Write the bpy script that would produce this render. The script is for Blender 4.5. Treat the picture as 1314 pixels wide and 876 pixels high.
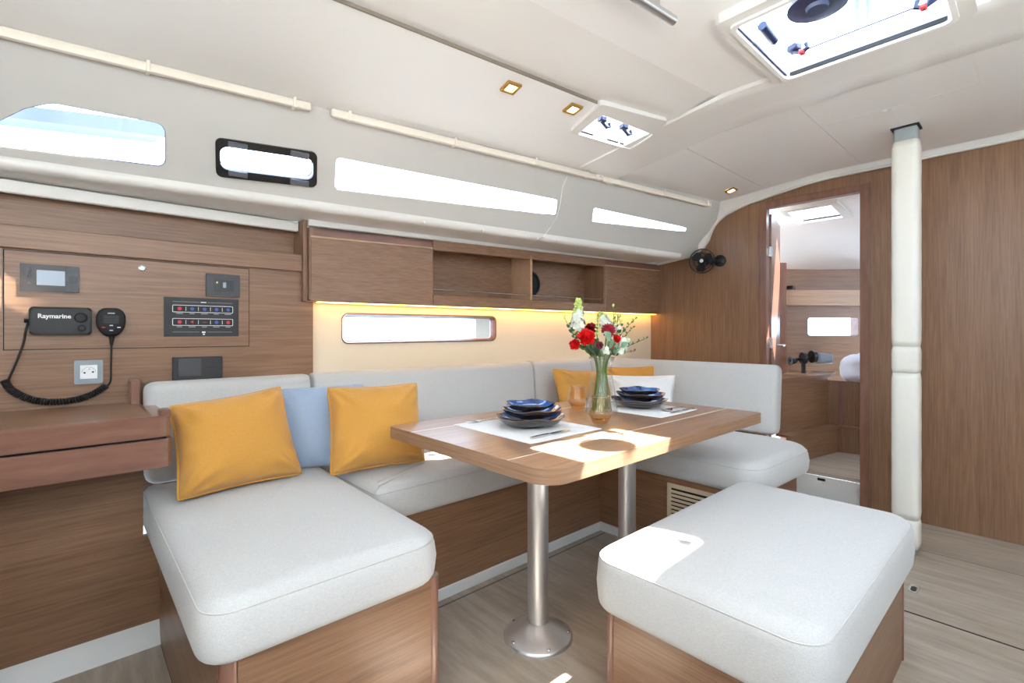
import bpy, bmesh, math, random
from mathutils import Vector, Matrix
random.seed(7)
S = bpy.context.scene
for o in list(bpy.data.objects): bpy.data.objects.remove(o)
COL = S.collection
V = Vector
pi = math.pi

# ------------------------------------------------------------------ camera, sky, sun, exposure
F, CX, HY, CH = 625.0, 657.0, 427.0, 1.05          # focal length / principal column / horizon row in 1314x876 pixels, eye height
TH = math.atan2(686, F)
cam = bpy.data.cameras.new('camera'); co = bpy.data.objects.new('camera', cam); COL.objects.link(co)
cam.sensor_width = 36; cam.lens = 36*F/1314; cam.shift_y = -(438-HY)/1314; cam.clip_start = .02
co.location = (0, 0, CH); co.rotation_euler = (pi/2, 0, TH-pi/2)
S.camera = co
S.view_settings.view_transform = 'Standard'; S.view_settings.look = 'None'
S.view_settings.gamma = 1; S.view_settings.use_curve_mapping = False
S.cycles.transparent_max_bounces = 32                 # several panes of clear glass in line
S.view_settings.exposure = 0.7
world = bpy.data.worlds.new('sky'); S.world = world; world.use_nodes = True
bg = world.node_tree.nodes['Background']
bg.inputs[0].default_value = (.62, .80, 1.0, 1); bg.inputs[1].default_value = 6.5
sl = bpy.data.lights.new('sun', 'SUN'); sl.energy = 44; sl.angle = math.radians(.6); sl.color = (1, .96, .9)
so = bpy.data.objects.new('sun', sl); COL.objects.link(so); so.location = (3, -2, 6)
so.rotation_euler = V((-.434, .275, -1)).to_track_quat('-Z', 'Y').to_euler()

# ------------------------------------------------------------------ pixel -> place helpers (1314x876 photograph)
DV = V((math.cos(TH), math.sin(TH), 0)); RV = V((math.sin(TH), -math.cos(TH), 0)); CC = V((0, 0, CH))
def ray(u, v): return DV*F + RV*(u-CX) + V((0, 0, HY-v))
def atz(u, v, h):
    q = ray(u, v); return CC + q*((h-CH)/q.z)
def aty(u, v, y):
    q = ray(u, v); return CC + q*(y/q.y)
def atx(u, v, x):
    q = ray(u, v); return CC + q*(x/q.x)
def atpl(u, v, p, n):
    q = ray(u, v); return CC + q*((V(p)-CC).dot(n)/q.dot(n))
def atd(u, v, dep): return CC + ray(u, v)*(dep/F)

# ------------------------------------------------------------------ materials
def srgb(r, g, b):
    f = lambda c: c/12.92 if c <= .04045 else ((c+.055)/1.055)**2.4
    return (f(r/255), f(g/255), f(b/255), 1)
M = {}
def mat(name, col, rough=.5, metal=0, **k):
    m = bpy.data.materials.new(name); m.use_nodes = True; M[name] = m
    b = m.node_tree.nodes['Principled BSDF']
    b.inputs['Base Color'].default_value = srgb(*col); b.inputs['Roughness'].default_value = rough
    b.inputs['Metallic'].default_value = metal
    for kk, vv in k.items(): b.inputs[kk.replace('_', ' ')].default_value = vv
    return m
def nodes(m):
    nt = m.node_tree; return nt, nt.nodes, nt.links, nt.nodes['Principled BSDF']
def wood(name, axis, dark, mid, light, rough=.38, fine=150., var=.8, coat=.15, rot=0.0):
    m = mat(name, mid, rough); nt, N, L, b = nodes(m)
    tc = N.new('ShaderNodeTexCoord'); m0 = N.new('ShaderNodeMapping'); m0.inputs['Rotation'].default_value = (0, 0, rot); L.new(tc.outputs['Object'], m0.inputs[0])
    mp = N.new('ShaderNodeMapping'); L.new(m0.outputs[0], mp.inputs[0])
    sc = [fine, fine, fine]
    if axis == 's': sc = [5.0, 5.0, fine]
    else: sc['xyz'.index(axis)] = 5.0
    mp.inputs['Scale'].default_value = sc
    n1 = N.new('ShaderNodeTexNoise'); n1.inputs['Scale'].default_value = 1.0; n1.inputs['Detail'].default_value = 6; n1.inputs['Roughness'].default_value = .62
    L.new(mp.outputs[0], n1.inputs['Vector'])
    mp2 = N.new('ShaderNodeMapping'); L.new(m0.outputs[0], mp2.inputs[0])
    s2 = [26., 26., 26.]
    if axis == 's': s2 = [.8, .8, 26.]
    else: s2['xyz'.index(axis)] = .8
    mp2.inputs['Scale'].default_value = s2
    n2 = N.new('ShaderNodeTexNoise'); n2.inputs['Scale'].default_value = 1.0; n2.inputs['Detail'].default_value = 3
    L.new(mp2.outputs[0], n2.inputs['Vector'])
    ad = N.new('ShaderNodeMath'); ad.operation = 'MULTIPLY_ADD'; L.new(n2.outputs['Fac'], ad.inputs[0]); ad.inputs[1].default_value = .45*var
    L.new(n1.outputs['Fac'], ad.inputs[2])
    cr = N.new('ShaderNodeValToRGB'); L.new(ad.outputs[0], cr.inputs[0])
    cr.color_ramp.elements[0].position = .42; cr.color_ramp.elements[0].color = srgb(*dark)
    cr.color_ramp.elements[1].position = 1.02 if 1.02 <= 1 else 1.0; cr.color_ramp.elements[1].color = srgb(*light)
    e = cr.color_ramp.elements.new(.72); e.color = srgb(*mid)
    L.new(cr.outputs[0], b.inputs['Base Color'])
    bp = N.new('ShaderNodeBump'); bp.inputs['Strength'].default_value = .08; bp.inputs['Distance'].default_value = .002
    L.new(n1.outputs['Fac'], bp.inputs['Height']); L.new(bp.outputs[0], b.inputs['Normal'])
    b.inputs['Coat Weight'].default_value = coat; b.inputs['Coat Roughness'].default_value = .25
    return m
WD, WM, WL = (115, 83, 59), (140, 104, 77), (156, 120, 92)
for ax in 'xyz': wood('wood_'+ax, ax, WD, WM, WL)
wood('cabin_wood', 'x', WD, WM, WL, rot=pi/2-TH)
wood('cabin_pale', 'x', (176, 138, 106), (196, 158, 126), (212, 176, 146), rot=pi/2-TH)
for ax in 'xy': wood('table_'+ax, ax, (130, 98, 76), (160, 125, 101), (180, 145, 119), rough=.28)
wood('stripe_wood', 's', WD, WM, WL); wood('table_edge', 's', (128, 94, 68), (156, 120, 92), (178, 142, 112), rough=.3)
wood('stripe_pale', 's', (176, 138, 106), (196, 158, 126), (212, 176, 146))
wood('solid_x', 'x', (116, 78, 62), (134, 94, 77), (150, 110, 92), rough=.3, fine=30, coat=.3)
wood('solid_z', 'z', (116, 78, 62), (134, 94, 77), (150, 110, 92), rough=.3, fine=30, coat=.3)
wood('pale_wood_x', 'x', (176, 138, 106), (196, 158, 126), (212, 176, 146), rough=.4)
wood('floor_wood', 'y', (146, 133, 117), (164, 151, 135), (182, 170, 155), rough=.42, fine=34, var=1.4, coat=.08)
def fabric(name, col, scale=1100., amt=.12, bump=.25, sheen=.25):
    m = mat(name, col, .9); nt, N, L, b = nodes(m)
    tc = N.new('ShaderNodeTexCoord')
    mixs = []
    for ax in (0, 1):
        mp = N.new('ShaderNodeMapping'); L.new(tc.outputs['Object'], mp.inputs[0])
        s = [scale*.5]*3; s[ax] = scale*.12; mp.inputs['Scale'].default_value = s
        n = N.new('ShaderNodeTexNoise'); n.inputs['Scale'].default_value = 1; n.inputs['Detail'].default_value = 3; L.new(mp.outputs[0], n.inputs['Vector']); mixs.append(n)
    a = N.new('ShaderNodeMath'); a.operation = 'ADD'; L.new(mixs[0].outputs['Fac'], a.inputs[0]); L.new(mixs[1].outputs['Fac'], a.inputs[1])
    mr = N.new('ShaderNodeMapRange'); L.new(a.outputs[0], mr.inputs[0]); mr.inputs[1].default_value = .7; mr.inputs[2].default_value = 1.3
    mr.inputs[3].default_value = 1-amt; mr.inputs[4].default_value = 1+amt*.6
    vm = N.new('ShaderNodeVectorMath'); vm.operation = 'SCALE'; vm.inputs[0].default_value = srgb(*col)[:3]; L.new(mr.outputs[0], vm.inputs['Scale'])
    L.new(vm.outputs[0], b.inputs['Base Color'])
    bp = N.new('ShaderNodeBump'); bp.inputs['Strength'].default_value = bump; bp.inputs['Distance'].default_value = .002
    L.new(a.outputs[0], bp.inputs['Height']); L.new(bp.outputs[0], b.inputs['Normal'])
    b.inputs['Sheen Weight'].default_value = sheen
    return m
fabric('linen', (198, 197, 195)); fabric('yellow', (208, 150, 66), amt=.1); fabric('blue_cloth', (160, 178, 202), amt=.08); fabric('white_cloth', (232, 231, 229), amt=.06)
fabric('bedding', (215, 220, 232), amt=.04); fabric('mat_cloth', (226, 224, 222), scale=900, amt=.06)
fabric('piping_yellow', (214, 150, 50), amt=.1); fabric('piping_linen', (196, 193, 189), amt=.1)
def liner(name, col, rough=.35):
    m = mat(name, col, rough); nt, N, L, b = nodes(m)
    n = N.new('ShaderNodeTexNoise'); n.inputs['Scale'].default_value = 3.; n.inputs['Detail'].default_value = 2
    tc = N.new('ShaderNodeTexCoord'); L.new(tc.outputs['Object'], n.inputs['Vector'])
    bp = N.new('ShaderNodeBump'); bp.inputs['Strength'].default_value = .05; bp.inputs['Distance'].default_value = .01
    L.new(n.outputs['Fac'], bp.inputs['Height']); L.new(bp.outputs[0], b.inputs['Normal'])
    return m
liner('gelcoat', (230, 227, 221), .3); liner('gelcoat_dim', (206, 203, 197), .3); liner('panel_white', (240, 238, 234), .55); liner('cream_wall', (232, 217, 192), .5)  # coachroof copy of gelcoat is darkened to stand for its dimmer light
liner('rail_cream', (236, 226, 210), .35); liner('pale_panel', (238, 235, 231), .55); liner('leather_white', (232, 229, 218), .45)
liner('deck_white', (240, 240, 238), .5); liner('kick_white', (222, 222, 220), .4)
mat('black', (18, 18, 20), .45); mat('soft_black', (24, 24, 26), .6); mat('gap', (22, 17, 14), .8); mat('charcoal', (44, 43, 46), .5); mat('dark_grey', (72, 72, 76), .5)
mat('gloss_black', (10, 9, 9), .25); mat('screen_brown', (46, 34, 30), .3)
mat('screen', (168, 180, 196), .12); mat('steel', (205, 205, 205), .25, 1); mat('alu', (222, 220, 218), .42, .9); mat('galv', (168, 178, 178), .45, .3)
mat('plate_frame', (138, 146, 152), .35, .5); mat('socket_white', (238, 240, 242), .4); mat('white_ink', (235, 235, 235), .5); mat('grey_ink', (170, 175, 180), .5); mat('red_ink', (215, 50, 60), .4); mat('blue_ink', (60, 95, 175), .4)
mat('hood_blue', (52, 62, 82), .9); mat('navy', (26, 36, 68), .3); mat('red_tab', (205, 40, 40), .4); mat('brass', (196, 160, 96), .3, 1); mat('inlay', (226, 212, 196), .35); mat('louver', (214, 196, 164), .45)
mat('hinge_grey', (96, 98, 106), .35); mat('gasket', (40, 46, 74), .5); mat('rubber', (20, 20, 24), .6); mat('seam_grey', (110, 100, 88), .7); mat('shade_grey', (132, 122, 108), .7); mat('grey_line', (188, 182, 172), .6)
mat('carnation', (226, 12, 12), .55); mat('crimson', (148, 8, 34), .55); mat('dark_red', (92, 18, 34), .6); mat('petal_white', (218, 222, 206), .65); mat('petal_lime', (196, 214, 120), .6)
mat('leaf', (82, 112, 66), .5); mat('leaf_pale', (128, 160, 132), .5); mat('leaf_dark', (62, 88, 62), .5); mat('stem', (98, 128, 62), .5); mat('pod', (132, 84, 46), .6)
for nm in ('petal_white', 'leaf', 'leaf_pale', 'carnation'):
    M[nm].node_tree.nodes['Principled BSDF'].inputs['Subsurface Weight'].default_value = .15
    M[nm].node_tree.nodes['Principled BSDF'].inputs['Subsurface Radius'].default_value = (.004, .004, .003)
def emit(name, col, st):
    m = mat(name, col, .5); b = m.node_tree.nodes['Principled BSDF']
    b.inputs['Emission Color'].default_value = srgb(*col); b.inputs['Emission Strength'].default_value = st; return m
emit('led_warm', (255, 190, 88), 9); emit('spot_warm', (255, 222, 160), 14)
def thin_glass(name, tint=(1, 1, 1), refl=.06):
    m = bpy.data.materials.new(name); m.use_nodes = True; M[name] = m; nt = m.node_tree; N = nt.nodes; L = nt.links; N.clear()
    out = N.new('ShaderNodeOutputMaterial'); tr = N.new('ShaderNodeBsdfTransparent'); tr.inputs[0].default_value = (*tint, 1)
    gl = N.new('ShaderNodeBsdfGlossy'); gl.inputs['Roughness'].default_value = .02
    lw = N.new('ShaderNodeLayerWeight'); lw.inputs[0].default_value = .5; pw = N.new('ShaderNodeMath'); pw.operation = 'POWER'; L.new(lw.outputs['Facing'], pw.inputs[0]); pw.inputs[1].default_value = 3.5
    fr = N.new('ShaderNodeMath'); fr.operation = 'MULTIPLY_ADD'; L.new(pw.outputs[0], fr.inputs[0]); fr.inputs[1].default_value = .45 if name != 'amber_glass' else .8; fr.inputs[2].default_value = refl*.5
    mx = N.new('ShaderNodeMixShader'); L.new(fr.outputs[0], mx.inputs[0]); L.new(tr.outputs[0], mx.inputs[1]); L.new(gl.outputs[0], mx.inputs[2]); L.new(mx.outputs[0], out.inputs[0])
    return m
thin_glass('pane', (.95, .97, 1.0)); thin_glass('vase_glass', (.975, .985, .985)); thin_glass('amber_glass', (.985, .93, .84)); thin_glass('cage_clear', (.7, .66, .66))
mat('water', (235, 245, 245), 0.0, 0, Transmission_Weight=1.0, IOR=1.33)
# glazed blue plate: dark rim, cobalt centre with mottling
m = mat('blue_glaze', (28, 62, 120), .1, 0, Coat_Weight=.8); nt, N, L, b = nodes(m)
tc = N.new('ShaderNodeTexCoord'); n = N.new('ShaderNodeTexNoise'); n.inputs['Scale'].default_value = 22; n.inputs['Detail'].default_value = 5; L.new(tc.outputs['Object'], n.inputs['Vector'])
cr = N.new('ShaderNodeValToRGB'); L.new(n.outputs['Fac'], cr.inputs[0]); cr.color_ramp.elements[0].position = .35; cr.color_ramp.elements[0].color = srgb(14, 26, 58); cr.color_ramp.elements[1].position = .7; cr.color_ramp.elements[1].color = srgb(38, 98, 172)
L.new(cr.outputs[0], b.inputs['Base Color'])
mat('plate_under', (58, 52, 50), .25, 0, Coat_Weight=.5); mat('plate_rim', (112, 90, 74), .2, 0)

# ------------------------------------------------------------------ mesh helpers
BASE = {}                                             # world position of each object's origin
def bm_new(): return bmesh.new()
def box(bm, x0, x1, y0, y1, z0, z1, bev=0, seg=1):
    return obox(bm, V((x0, y0, z0)), V((x1-x0, 0, 0)), V((0, y1-y0, 0)), V((0, 0, z1-z0)), bev, seg)
def obox(bm, o, a, b, c, bev=0, seg=1):
    o, a, b, c = V(o), V(a), V(b), V(c)
    vs = [bm.verts.new(o+a*i+b*j+c*k) for k in (0, 1) for j in (0, 1) for i in (0, 1)]
    fs = [bm.faces.new([vs[i] for i in q]) for q in ((0, 2, 3, 1), (4, 5, 7, 6), (0, 1, 5, 4), (2, 6, 7, 3), (0, 4, 6, 2), (1, 3, 7, 5))]
    if bev > 0:
        es = list({e for f in fs for e in f.edges})
        bmesh.ops.bevel(bm, geom=es, offset=bev, segments=seg, affect='EDGES', profile=.5, clamp_overlap=True)
    return vs
def frame_of(t, up=V((0, 0, 1))):
    t = t.normalized()
    if abs(t.dot(up)) > .95: up = V((1, 0, 0))
    a = t.cross(up).normalized(); return a, a.cross(t).normalized()
def tube(bm, pts, r, n=8, cap=True, closed=False):
    pts = [V(p) for p in pts]; K = len(pts); rings = []
    a = b = None
    for i, p in enumerate(pts):
        if closed: t = pts[(i+1) % K]-pts[i-1]
        else: t = (pts[min(i+1, K-1)]-pts[max(i-1, 0)])
        if t.length < 1e-9: t = V((0, 0, 1))
        t.normalize()
        if a is None: a, b = frame_of(t)
        else:
            a = (a-t*a.dot(t)); a = a.normalized() if a.length > 1e-6 else frame_of(t)[0]; b = a.cross(t).normalized()
        rr = r[i] if isinstance(r, (list, tuple)) else r
        rings.append([bm.verts.new(p+(a*math.cos(q)+b*math.sin(q))*rr) for q in [2*pi*j/n for j in range(n)]])
    for i in range(K if closed else K-1):
        A, B = rings[i], rings[(i+1) % K]
        for j in range(n): bm.faces.new((A[j], A[(j+1) % n], B[(j+1) % n], B[j]))
    if cap and not closed: bm.faces.new(rings[0][::-1]); bm.faces.new(rings[-1])
    return rings
def lathe(bm, c, prof, n=32, axis=V((0, 0, 1)), fr=None, zf=None):
    """prof: list of (radius, height); fr(theta)->radius factor, zf(theta, r)->height offset"""
    c = V(c); axis = axis.normalized(); a, b = frame_of(axis, V((1, 0, 0)) if abs(axis.z) > .9 else V((0, 0, 1)))
    rings = []
    for r, h in prof:
        if r < 1e-6: rings.append([bm.verts.new(c+axis*h)]); continue
        rg = []
        for j in range(n):
            q = 2*pi*j/n; k = r*(fr(q) if fr else 1); dz = zf(q, r) if zf else 0
            rg.append(bm.verts.new(c+(a*math.cos(q)+b*math.sin(q))*k+axis*(h+dz)))
        rings.append(rg)
    for A, B in zip(rings, rings[1:]):
        for j in range(n):
            k = (j+1) % n
            if len(A) == 1 and len(B) == 1: continue
            if len(A) == 1: bm.faces.new((A[0], B[k], B[j]))
            elif len(B) == 1: bm.faces.new((A[j], A[k], B[0]))
            else: bm.faces.new((A[j], A[k], B[k], B[j]))
    return rings
def rpoly(pts, r, n=5):
    """rounded corners of a convex 2d polygon; r may be a list"""
    out = []; K = len(pts)
    for i in range(K):
        p = V(pts[i]); a = (V(pts[i-1])-p); b = (V(pts[(i+1) % K])-p); ri = r[i] if isinstance(r, (list, tuple)) else r
        la, lb = a.length, b.length; a.normalize(); b.normalize()
        if ri <= 1e-6: out.append(p); continue
        ang = a.angle(b); d = min(ri/math.tan(ang/2), la*.49, lb*.49); rr = d*math.tan(ang/2)
        c = p+(a+b).normalized()*(rr/math.sin(ang/2)); s = p+a*d-c; e = p+b*d-c
        for k in range(n+1):
            t = k/n; sa = s.angle(e)
            w = (s*math.sin((1-t)*sa)+e*math.sin(t*sa))/math.sin(sa); out.append(c+w)
    return out
def rrect(x0, x1, y0, y1, r, n=5): return rpoly([(x0, y0), (x1, y0), (x1, y1), (x0, y1)], r, n)
def plate(bm, o, ax, ay, outer, holes=(), thick=.02, nrm=None):
    """flat plate with holes: 2d loops in the frame (o, ax, ay), extruded along nrm"""
    o, ax, ay = V(o), V(ax), V(ay); nrm = V(nrm) if nrm is not None else ax.cross(ay).normalized()
    es = []
    for lp in [outer]+list(holes):
        vs = [bm.verts.new(o+ax*p[0]+ay*p[1]) for p in lp]
        es += [bm.edges.new((vs[i], vs[(i+1) % len(vs)])) for i in range(len(vs))]
    g = bmesh.ops.triangle_fill(bm, use_beauty=True, use_dissolve=False, edges=es)
    fs = [f for f in g['geom'] if isinstance(f, bmesh.types.BMFace)]
    if thick:
        e = bmesh.ops.extrude_face_region(bm, geom=fs)
        bmesh.ops.translate(bm, verts=[v for v in e['geom'] if isinstance(v, bmesh.types.BMVert)], vec=nrm*thick)
def prism(bm, pts, z0, z1, bev=0, seg=2):
    vs = [bm.verts.new((p[0], p[1], z0)) for p in pts]; ws = [bm.verts.new((p[0], p[1], z1)) for p in pts]; K = len(pts)
    b = bm.faces.new(vs[::-1]); t = bm.faces.new(ws)
    for i in range(K): bm.faces.new((vs[i], vs[(i+1) % K], ws[(i+1) % K], ws[i]))
    if bev: bmesh.ops.bevel(bm, geom=list(t.edges)+list(b.edges), offset=bev, segments=seg, affect='EDGES', profile=.5)
def bridge(bm, A, B, flip=False):
    n = len(A)
    for j in range(n):
        q = (A[j], A[(j+1) % n], B[(j+1) % n], B[j]); bm.faces.new(q[::-1] if flip else q)
def mesh_of(bm):
    bmesh.ops.recalc_face_normals(bm, faces=bm.faces); me = bpy.data.meshes.new('m'); bm.to_mesh(me); bm.free(); return me
def obj(name, bm, m, parent=None, smooth=False, label=None, cat=None, group=None, kind=None, origin=None):
    me = mesh_of(bm) if isinstance(bm, bmesh.types.BMesh) else bm
    me.name = name; o = bpy.data.objects.new(name, me); COL.objects.link(o)
    if m is not None: me.materials.append(M[m] if isinstance(m, str) else m)
    if parent is not None:
        o.parent = parent; w = BASE[parent.name]
    else:
        if origin is None:
            xs = [v.co for v in me.vertices]
            w = V(((min(c.x for c in xs)+max(c.x for c in xs))/2, (min(c.y for c in xs)+max(c.y for c in xs))/2, min(c.z for c in xs)))
        else: w = V(origin)
        o.location = w
    me.transform(Matrix.Translation(-w)); BASE[o.name] = w
    if smooth:
        for p in me.polygons: p.use_smooth = True
        if smooth is not True: me.set_sharp_from_angle(angle=math.radians(smooth))
    return tag(o, label, cat, group, kind)
def tag(o, label=None, cat=None, group=None, kind=None):
    if label: o['label'] = label
    if cat: o['category'] = cat
    if group: o['group'] = group
    if kind: o['kind'] = kind
    return o
def thing(name, loc, label, cat=None, group=None, kind=None):
    o = bpy.data.objects.new(name, None); COL.objects.link(o); o.location = V(loc); o.empty_display_size = .05; BASE[o.name] = V(loc)
    return tag(o, label, cat, group, kind)
def piece(src, dloc, parent=None):
    """a copy of a part that shares its mesh, moved by dloc"""
    c = src.copy(); COL.objects.link(c); c.location = src.location+V(dloc); c.parent = parent if parent else src.parent; BASE[c.name] = BASE[src.name]; return c
def B(fn, *a, **k):
    bm = bm_new(); fn(bm, *a, **k); return bm
def text_mesh(s, size, o, ax, ay, off=.0008, bold=0.0):
    cu = bpy.data.curves.new('t', 'FONT'); cu.body = s; cu.size = size; cu.align_x = 'LEFT'; cu.offset = bold; cu.resolution_u = 3
    t = bpy.data.objects.new('t', cu); COL.objects.link(t); bpy.context.view_layer.update()
    me = bpy.data.meshes.new_from_object(t.evaluated_get(bpy.context.evaluated_depsgraph_get())); bpy.data.objects.remove(t)
    ax, ay = V(ax).normalized(), V(ay).normalized(); n = ax.cross(ay)
    for v in me.vertices: v.co = V(o)+ax*v.co.x+ay*v.co.y+n*off
    me.materials.clear(); return me
def lerp(a, b, t): return a+(b-a)*t

# ================================================================== SETTING
XB = 3.49                                             # main bulkhead
ZT0 = 1.945
YT = lambda x: 2.049-.146*x                           # coachroof corner (rail line), z ZT0
YS = lambda x: 2.287-.146*x                           # sill line under the windows, z 1.615
YL = lambda x: 2.383-.0876*x                          # overhead locker front
# ---- floor
fl = obj('floor', B(box, -1.6, 3.6, -1.5, 2.45, -.06, -.012), 'gap', kind='structure', label='dark bed under the bleached oak sole panels')
for x0, x1 in ((-1.6, .2305), (.2375, 2.3345), (2.3415, 3.048), (3.052, 3.49)):
    for y0, y1 in ((-1.5, -.302), (-.298, 1.562), (1.568, 2.42)):
        ex = .0015 if x1 > 3.06 or x0 > 3 else 0
        obj('floor_panel', B(box, x0, x1, y0, y1, -.0125, 0, .001), 'floor_wood', fl)
for a in ((2.3335, 2.3425, -1.5, 1.56), (.2300, .2380, -1.5, 2.05)): obj('caulk_seam', B(box, *a, -.011, .0004), 'gap', fl)
obj('caulk_seam', B(box, .24, 2.09, 1.561, 1.569, -.011, .0004), 'seam_grey', fl); obj('caulk_seam', B(box, 3.0475, 3.0525, -1.5, 1.0, -.011, .0003), 'seam_grey', fl)
for (u, v) in ((1173, 755), ):
    p = atz(u, v, 0)
    r = obj('floor_ring', B(lambda bm: prism(bm, [V((q[0], q[1]))+p.xy for q in rrect(-.042, .042, -.016, .016, .014)], -.002, .003, .001, 1)), 'steel', fl, 30)
    obj('ring_pull', B(lambda bm: prism(bm, [V((q[0], q[1]))+p.xy for q in rrect(-.03, .012, -.009, .009, .008)], .0025, .0045)), 'charcoal', r)
# ---- bulkhead with door opening
TRIM = [(2.10, 1.592), (2.079, 1.594), (1.86, 1.62), (1.722, 1.676), (1.68, 1.737), (1.664, 1.785), (1.64, 1.83), (1.61, 1.862), (1.559, 1.893), (1.48, 1.922), (1.396, 1.945), (1.195, 1.978), (1.06, 1.998), (.925, 2.008), (.613, 2.011), (0, 2.013), (-.6, 2.0), (-1.4, 1.95)]
bulk = [(y, z+.02) for y, z in TRIM]
outer = [(2.45, 0), (2.45, 1.6)]+[(y, z+.02) for y, z in TRIM]+[(-1.4, 0), (.7, 0), (.7, 1.935), (1.32, 1.935), (1.32, 0)]
wf = obj('wall_forward', B(plate, (XB, 0, 0), (0, 1, 0), (0, 0, 1), outer, (), .03, (1, 0, 0)), 'wood_z', kind='structure', label='walnut veneer main bulkhead with vertical grain')
bm = bm_new(); KX = (XB-.035)/XB
TC = [V((y*KX, CH+(z-CH)*KX)) for y, z in TRIM]; rows = []
for i, p in enumerate(TC):
    t = (TC[min(i+1, len(TC)-1)]-TC[max(i-1, 0)]).normalized(); n_ = V((t.y, -t.x))
    if n_.y < 0 and abs(n_.y) > .3: n_ = -n_
    if n_.x < -.5: n_ = -n_
    rows.append([bm.verts.new((x, p.x+n_.x*o, p.y+n_.y*o)) for o, x in ((.004, XB+.002), (-.002, XB-.030), (.003, XB-.037), (.009, XB-.036), (.012, XB-.031), (.020, XB-.040), (.036, XB-.062), (.075, XB-.115))])
for A_, B_ in zip(rows, rows[1:]):
    for j in range(len(A_)-1): bm.faces.new((A_[j], A_[j+1], B_[j+1], B_[j]))
obj('trim_1', bm, 'gelcoat', kind='structure', label='cream moulding following the curved top of the bulkhead', smooth=35)
t2 = thing('trim_2', (XB, 1.0, 0), 'walnut door casing in the main bulkhead', kind='structure')
for y0, y1 in ((.70, .748), (1.272, 1.32)): obj('jamb', B(box, XB-.012, XB+.045, y0, y1, 0, 1.935, .003), 'solid_z', t2)
obj('head', B(box, XB-.012, XB+.045, .748, 1.272, 1.89, 1.935, .003), 'solid_z', t2)
# ---- coachroof side with window openings (plane)
CN = V((.146, 1, .721)).normalized(); CO = V((0, YT(0), ZT0))
CAX = V((1, -.146, 0)).normalized(); CAY = CN.cross(CAX).normalized()
if CAY.z < 0: CAY = -CAY
def c2(u, v):
    p = atpl(u, v, CO, CN)-CO; return V((p.dot(CAX), p.dot(CAY)))
def w3(p, off=0): return CO+CAX*p[0]+CAY*p[1]+CN*off
WIN = [rpoly([c2(*p) for p in ((-55, 181), (-6, 157), (31, 139), (66, 131.5), (212.6, 159.5), (212.6, 215))], [.01, .1, .1, .08, .03, .03], 6),
       rpoly([c2(*p) for p in ((281, 185), (402, 203), (402, 231), (282, 216))], .03, 5),
       rpoly([c2(*p) for p in ((431, 201), (716.5, 256), (714.5, 277), (429, 243))], [.02, .02, .012, .02], 5),
       rpoly([c2(*p) for p in ((762, 266), (882, 292), (881, 298.5), (760, 285))], .012, 4)]
lo = [V((-1.9, -.415)), V((3.53, -.415)), V((3.53, .16)), V((-1.9, .16))]
wc = obj('wall_port_coachroof', B(plate, CO, CAX, CAY, lo, WIN, .05, CN), 'gelcoat_dim', kind='structure', label='cream moulded coachroof side pierced by a row of windows')
def ring(bm, loop, o, r, n=6): tube(bm, [w3(p, o) for p in loop], r, n, closed=True)
def shrink(loop, d):
    K = len(loop); out = []; c = sum((V(p) for p in loop), V((0, 0)))/K
    area = sum(loop[i][0]*loop[(i+1) % K][1]-loop[(i+1) % K][0]*loop[i][1] for i in range(K)); s = 1 if area > 0 else -1
    for i in range(K):
        a = V(loop[i])-V(loop[i-1]); b = V(loop[(i+1) % K])-V(loop[i])
        na = V((-a.y, a.x)); nb = V((-b.y, b.x)); m_ = (na.normalized() if na.length > 1e-9 else V((0, 0)))+(nb.normalized() if nb.length > 1e-9 else V((0, 0)))
        if m_.length < 1e-6: m_ = V((0, 0))
        else: m_.normalize()
        out.append(V(loop[i])+m_*d*s)
    return out
for i, lp in enumerate(WIN):
    ctr = w3(sum(lp, V((0, 0)))/len(lp))
    w = thing('window_%d' % (i+1), ctr, ('long tapered coachroof window beside the chart table', 'black framed opening portlight with four hinge blocks', 'long narrow coachroof window above the locker', 'small wedge shaped window nearest the bulkhead')[i], kind='structure')
    obj('pane', B(plate, CO+CN*.03, CAX, CAY, shrink(lp, -.004), (), .006, CN), 'pane', w)
    obj('gasket', B(ring, lp, .004 if i != 1 else .03, .0028), 'gasket', w)
    if i in (2, 3):                                    # seam between the two panes of the strip window
        u = (517, 775)[i-2]
        a, b = c2(u, (216, 268)[i-2]), c2(u-2, (252, 288)[i-2]); obj('mullion', B(tube, [w3(a, .028), w3(b, .028)], .0018, 5), 'grey_line', w)
    if i == 1:
        o4 = rpoly([c2(*p) for p in ((276, 175.5), (406.5, 195), (406, 239.5), (277, 225))], .022, 5)
        obj('frame', B(plate, CO-CN*.012, CAX, CAY, o4, [shrink(lp, .002)], .016, CN), 'black', w)
        for (a, b) in (((292, 179), (317, 190)), ((372, 191), (395, 203)), ((293, 216), (317, 227)), ((372, 227), (395, 238))):
            p, q = c2(*a), c2(*b)
            if p.y < q.y: p.y, q.y = q.y, p.y
            obj('hinge_block', B(obox, w3((p.x, q.y), -.022), CAX*(q.x-p.x), CAY*(p.y-q.y), CN*.011, .003), 'hinge_grey', w)
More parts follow.
